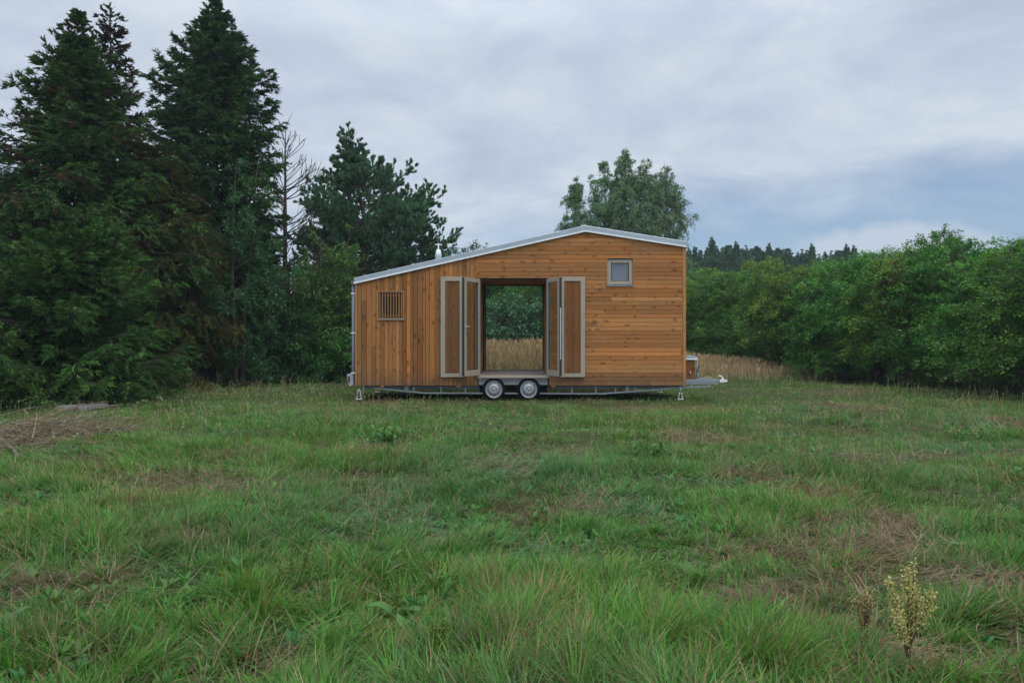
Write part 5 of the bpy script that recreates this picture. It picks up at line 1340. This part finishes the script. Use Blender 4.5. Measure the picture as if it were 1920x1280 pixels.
def broad_leaves(vb, rng, n, ln, cols, rise=.9, rad=.012, hgt=0.):
    for k in range(n):
        bo = np.array([rng.normal(0, rad), rng.normal(0, rad), rng.uniform(0, hgt)])
        a = k * 2.4 + rng.normal(0, .3); e = rise * rng.uniform(.5, 1.3); l_ = ln * rng.uniform(.75, 1.3); w_ = l_ * rng.uniform(.32, .42)
        if hgt > .1: vb.tubes(np.array([[[0, 0, 0], bo * (.4, .4, .6), bo + (0, 0, .02)]]), np.array([[.004, .003, .002]]), 4, tuple(cols[0] * .9))
        c = cols[rng.integers(0, len(cols))] * rng.uniform(.85, 1.15); seg = 6; V = []
        for s in range(seg + 1):
            t_ = s / seg; ee = e - 1.3 * t_
            if s == 0: p = bo + np.array([math.cos(a) * .01, math.sin(a) * .01, .02])
            else: p = p + np.array([math.cos(a) * math.cos(ee), math.sin(a) * math.cos(ee), math.sin(ee)]) * l_ / seg
            ww = w_ * (math.sin(PI * min(1, t_ * .93 + .07)) ** .7) * .5 + .002; sd_ = np.array([-math.sin(a), math.cos(a), 0]); up = np.array([0, 0, .25 * ww + .004 * math.sin(9 * t_ + k)])
            V += [p - sd_ * ww + up, p, p + sd_ * ww + up]
        q = []
        for s in range(seg):
            for j in (0, 1): b = s * 3 + j; q.append((b, b + 1, b + 4, b + 3))
        vb.add(np.array(V), q=np.array(q), c=np.tile(c, (len(V), 1)))
def rosette(px, py, n, ln, label, seed, cols=((.07, .17, .035), (.10, .21, .045)), rise=.9, rad=.004, hgt=.01):
    rng = np.random.default_rng(seed); x, y = gp(px, py); vb = VB(); broad_leaves(vb, rng, n, ln, np.array(cols), rise, rad, hgt)
    o = vb.build('broadleaf_weed', M['leaf'], None); o.location = (x, y, float(terrain(x, y)) + .01); tag(o, label, 'weed', 'leafy weeds in the meadow')
dock(1702, 1290, 1085, (.44, .38, .16), 'tall branching dock with dense straw-yellow seed heads at lower right', 301, .26, dens=1.15, stems=7)
dock(1622, 1215, 1100, (.40, .34, .16), 'fainter seeded dock left of the dense straw-yellow one', 302, .22, dens=1.0, stems=4)
dock(822, 1262, 1165, (.16, .22, .05), 'green flowering dock with yellowish spike at the bottom centre', 303, .15, leafy=True, stems=2)
dock(548, 1125, 1010, (.18, .22, .06), 'leaning pale green dock left of the picture middle', 304, .6, leafy=True, dens=.8, stems=3)
dock(742, 1160, 1090, (.17, .22, .06), 'short green dock spike in the grass left of the bottom centre', 305, .12, leafy=True, dens=.7, stems=1)
rosette(880, 1235, 7, .11, 'broad bright green dock leaf cluster at the bottom centre', 311, rise=1.3)
rosette(1130, 1200, 8, .10, 'bright leafy weed right of the bottom centre', 312, rise=1.2)
rosette(1128, 1265, 6, .09, 'small leafy weed at the bottom edge right of centre', 313)
rosette(725, 838, 110, .085, 'dark green leafy clump in the grass below the left house end', 314, ((.07, .20, .04), (.09, .23, .05)), 1.1, .2, .2)
rosette(1225, 860, 60, .075, 'leafy green clump in the grass below the square window', 315, ((.06, .17, .03), (.085, .20, .04)), 1.0, .14, .14)
rosette(1010, 1035, 14, .10, 'grey-green leafy weed in the middle of the meadow', 316, ((.10, .15, .08), (.08, .14, .06)), 1.1)
rosette(915, 1000, 14, .09, 'small yellow-green weed left of the grey-green one', 317, ((.09, .17, .04), (.11, .19, .05)), 1.1)
rosette(90, 1030, 12, .09, 'leafy weed in the grass at the lower left', 318)
rosette(10, 1195, 8, .10, 'pale green weed at the lower left corner', 319, ((.10, .17, .07), (.09, .16, .06)), 1.2)
rosette(1300, 1085, 10, .12, 'pointed leaf weed between the dry patches at lower right', 320, rise=1.2)
rosette(312, 722, 26, .16, 'pale blue-green weed at the dark foot of the spruces', 321, ((.12, .19, .14), (.10, .17, .12)), 1.2, .12, .5)
rosette(160, 752, 50, .18, 'dark leafy weed behind the grey slab', 322, ((.05, .13, .03), (.07, .16, .04)), 1.1, .3, .5)
rosette(385, 712, 60, .20, 'yellow-green weed at the edge of the dark wood', 323, ((.10, .13, .03), (.08, .13, .04)), 1.2, .3, .9)
print('meshes', sum(len(o.data.polygons) for o in bpy.data.objects if o.type == 'MESH'))
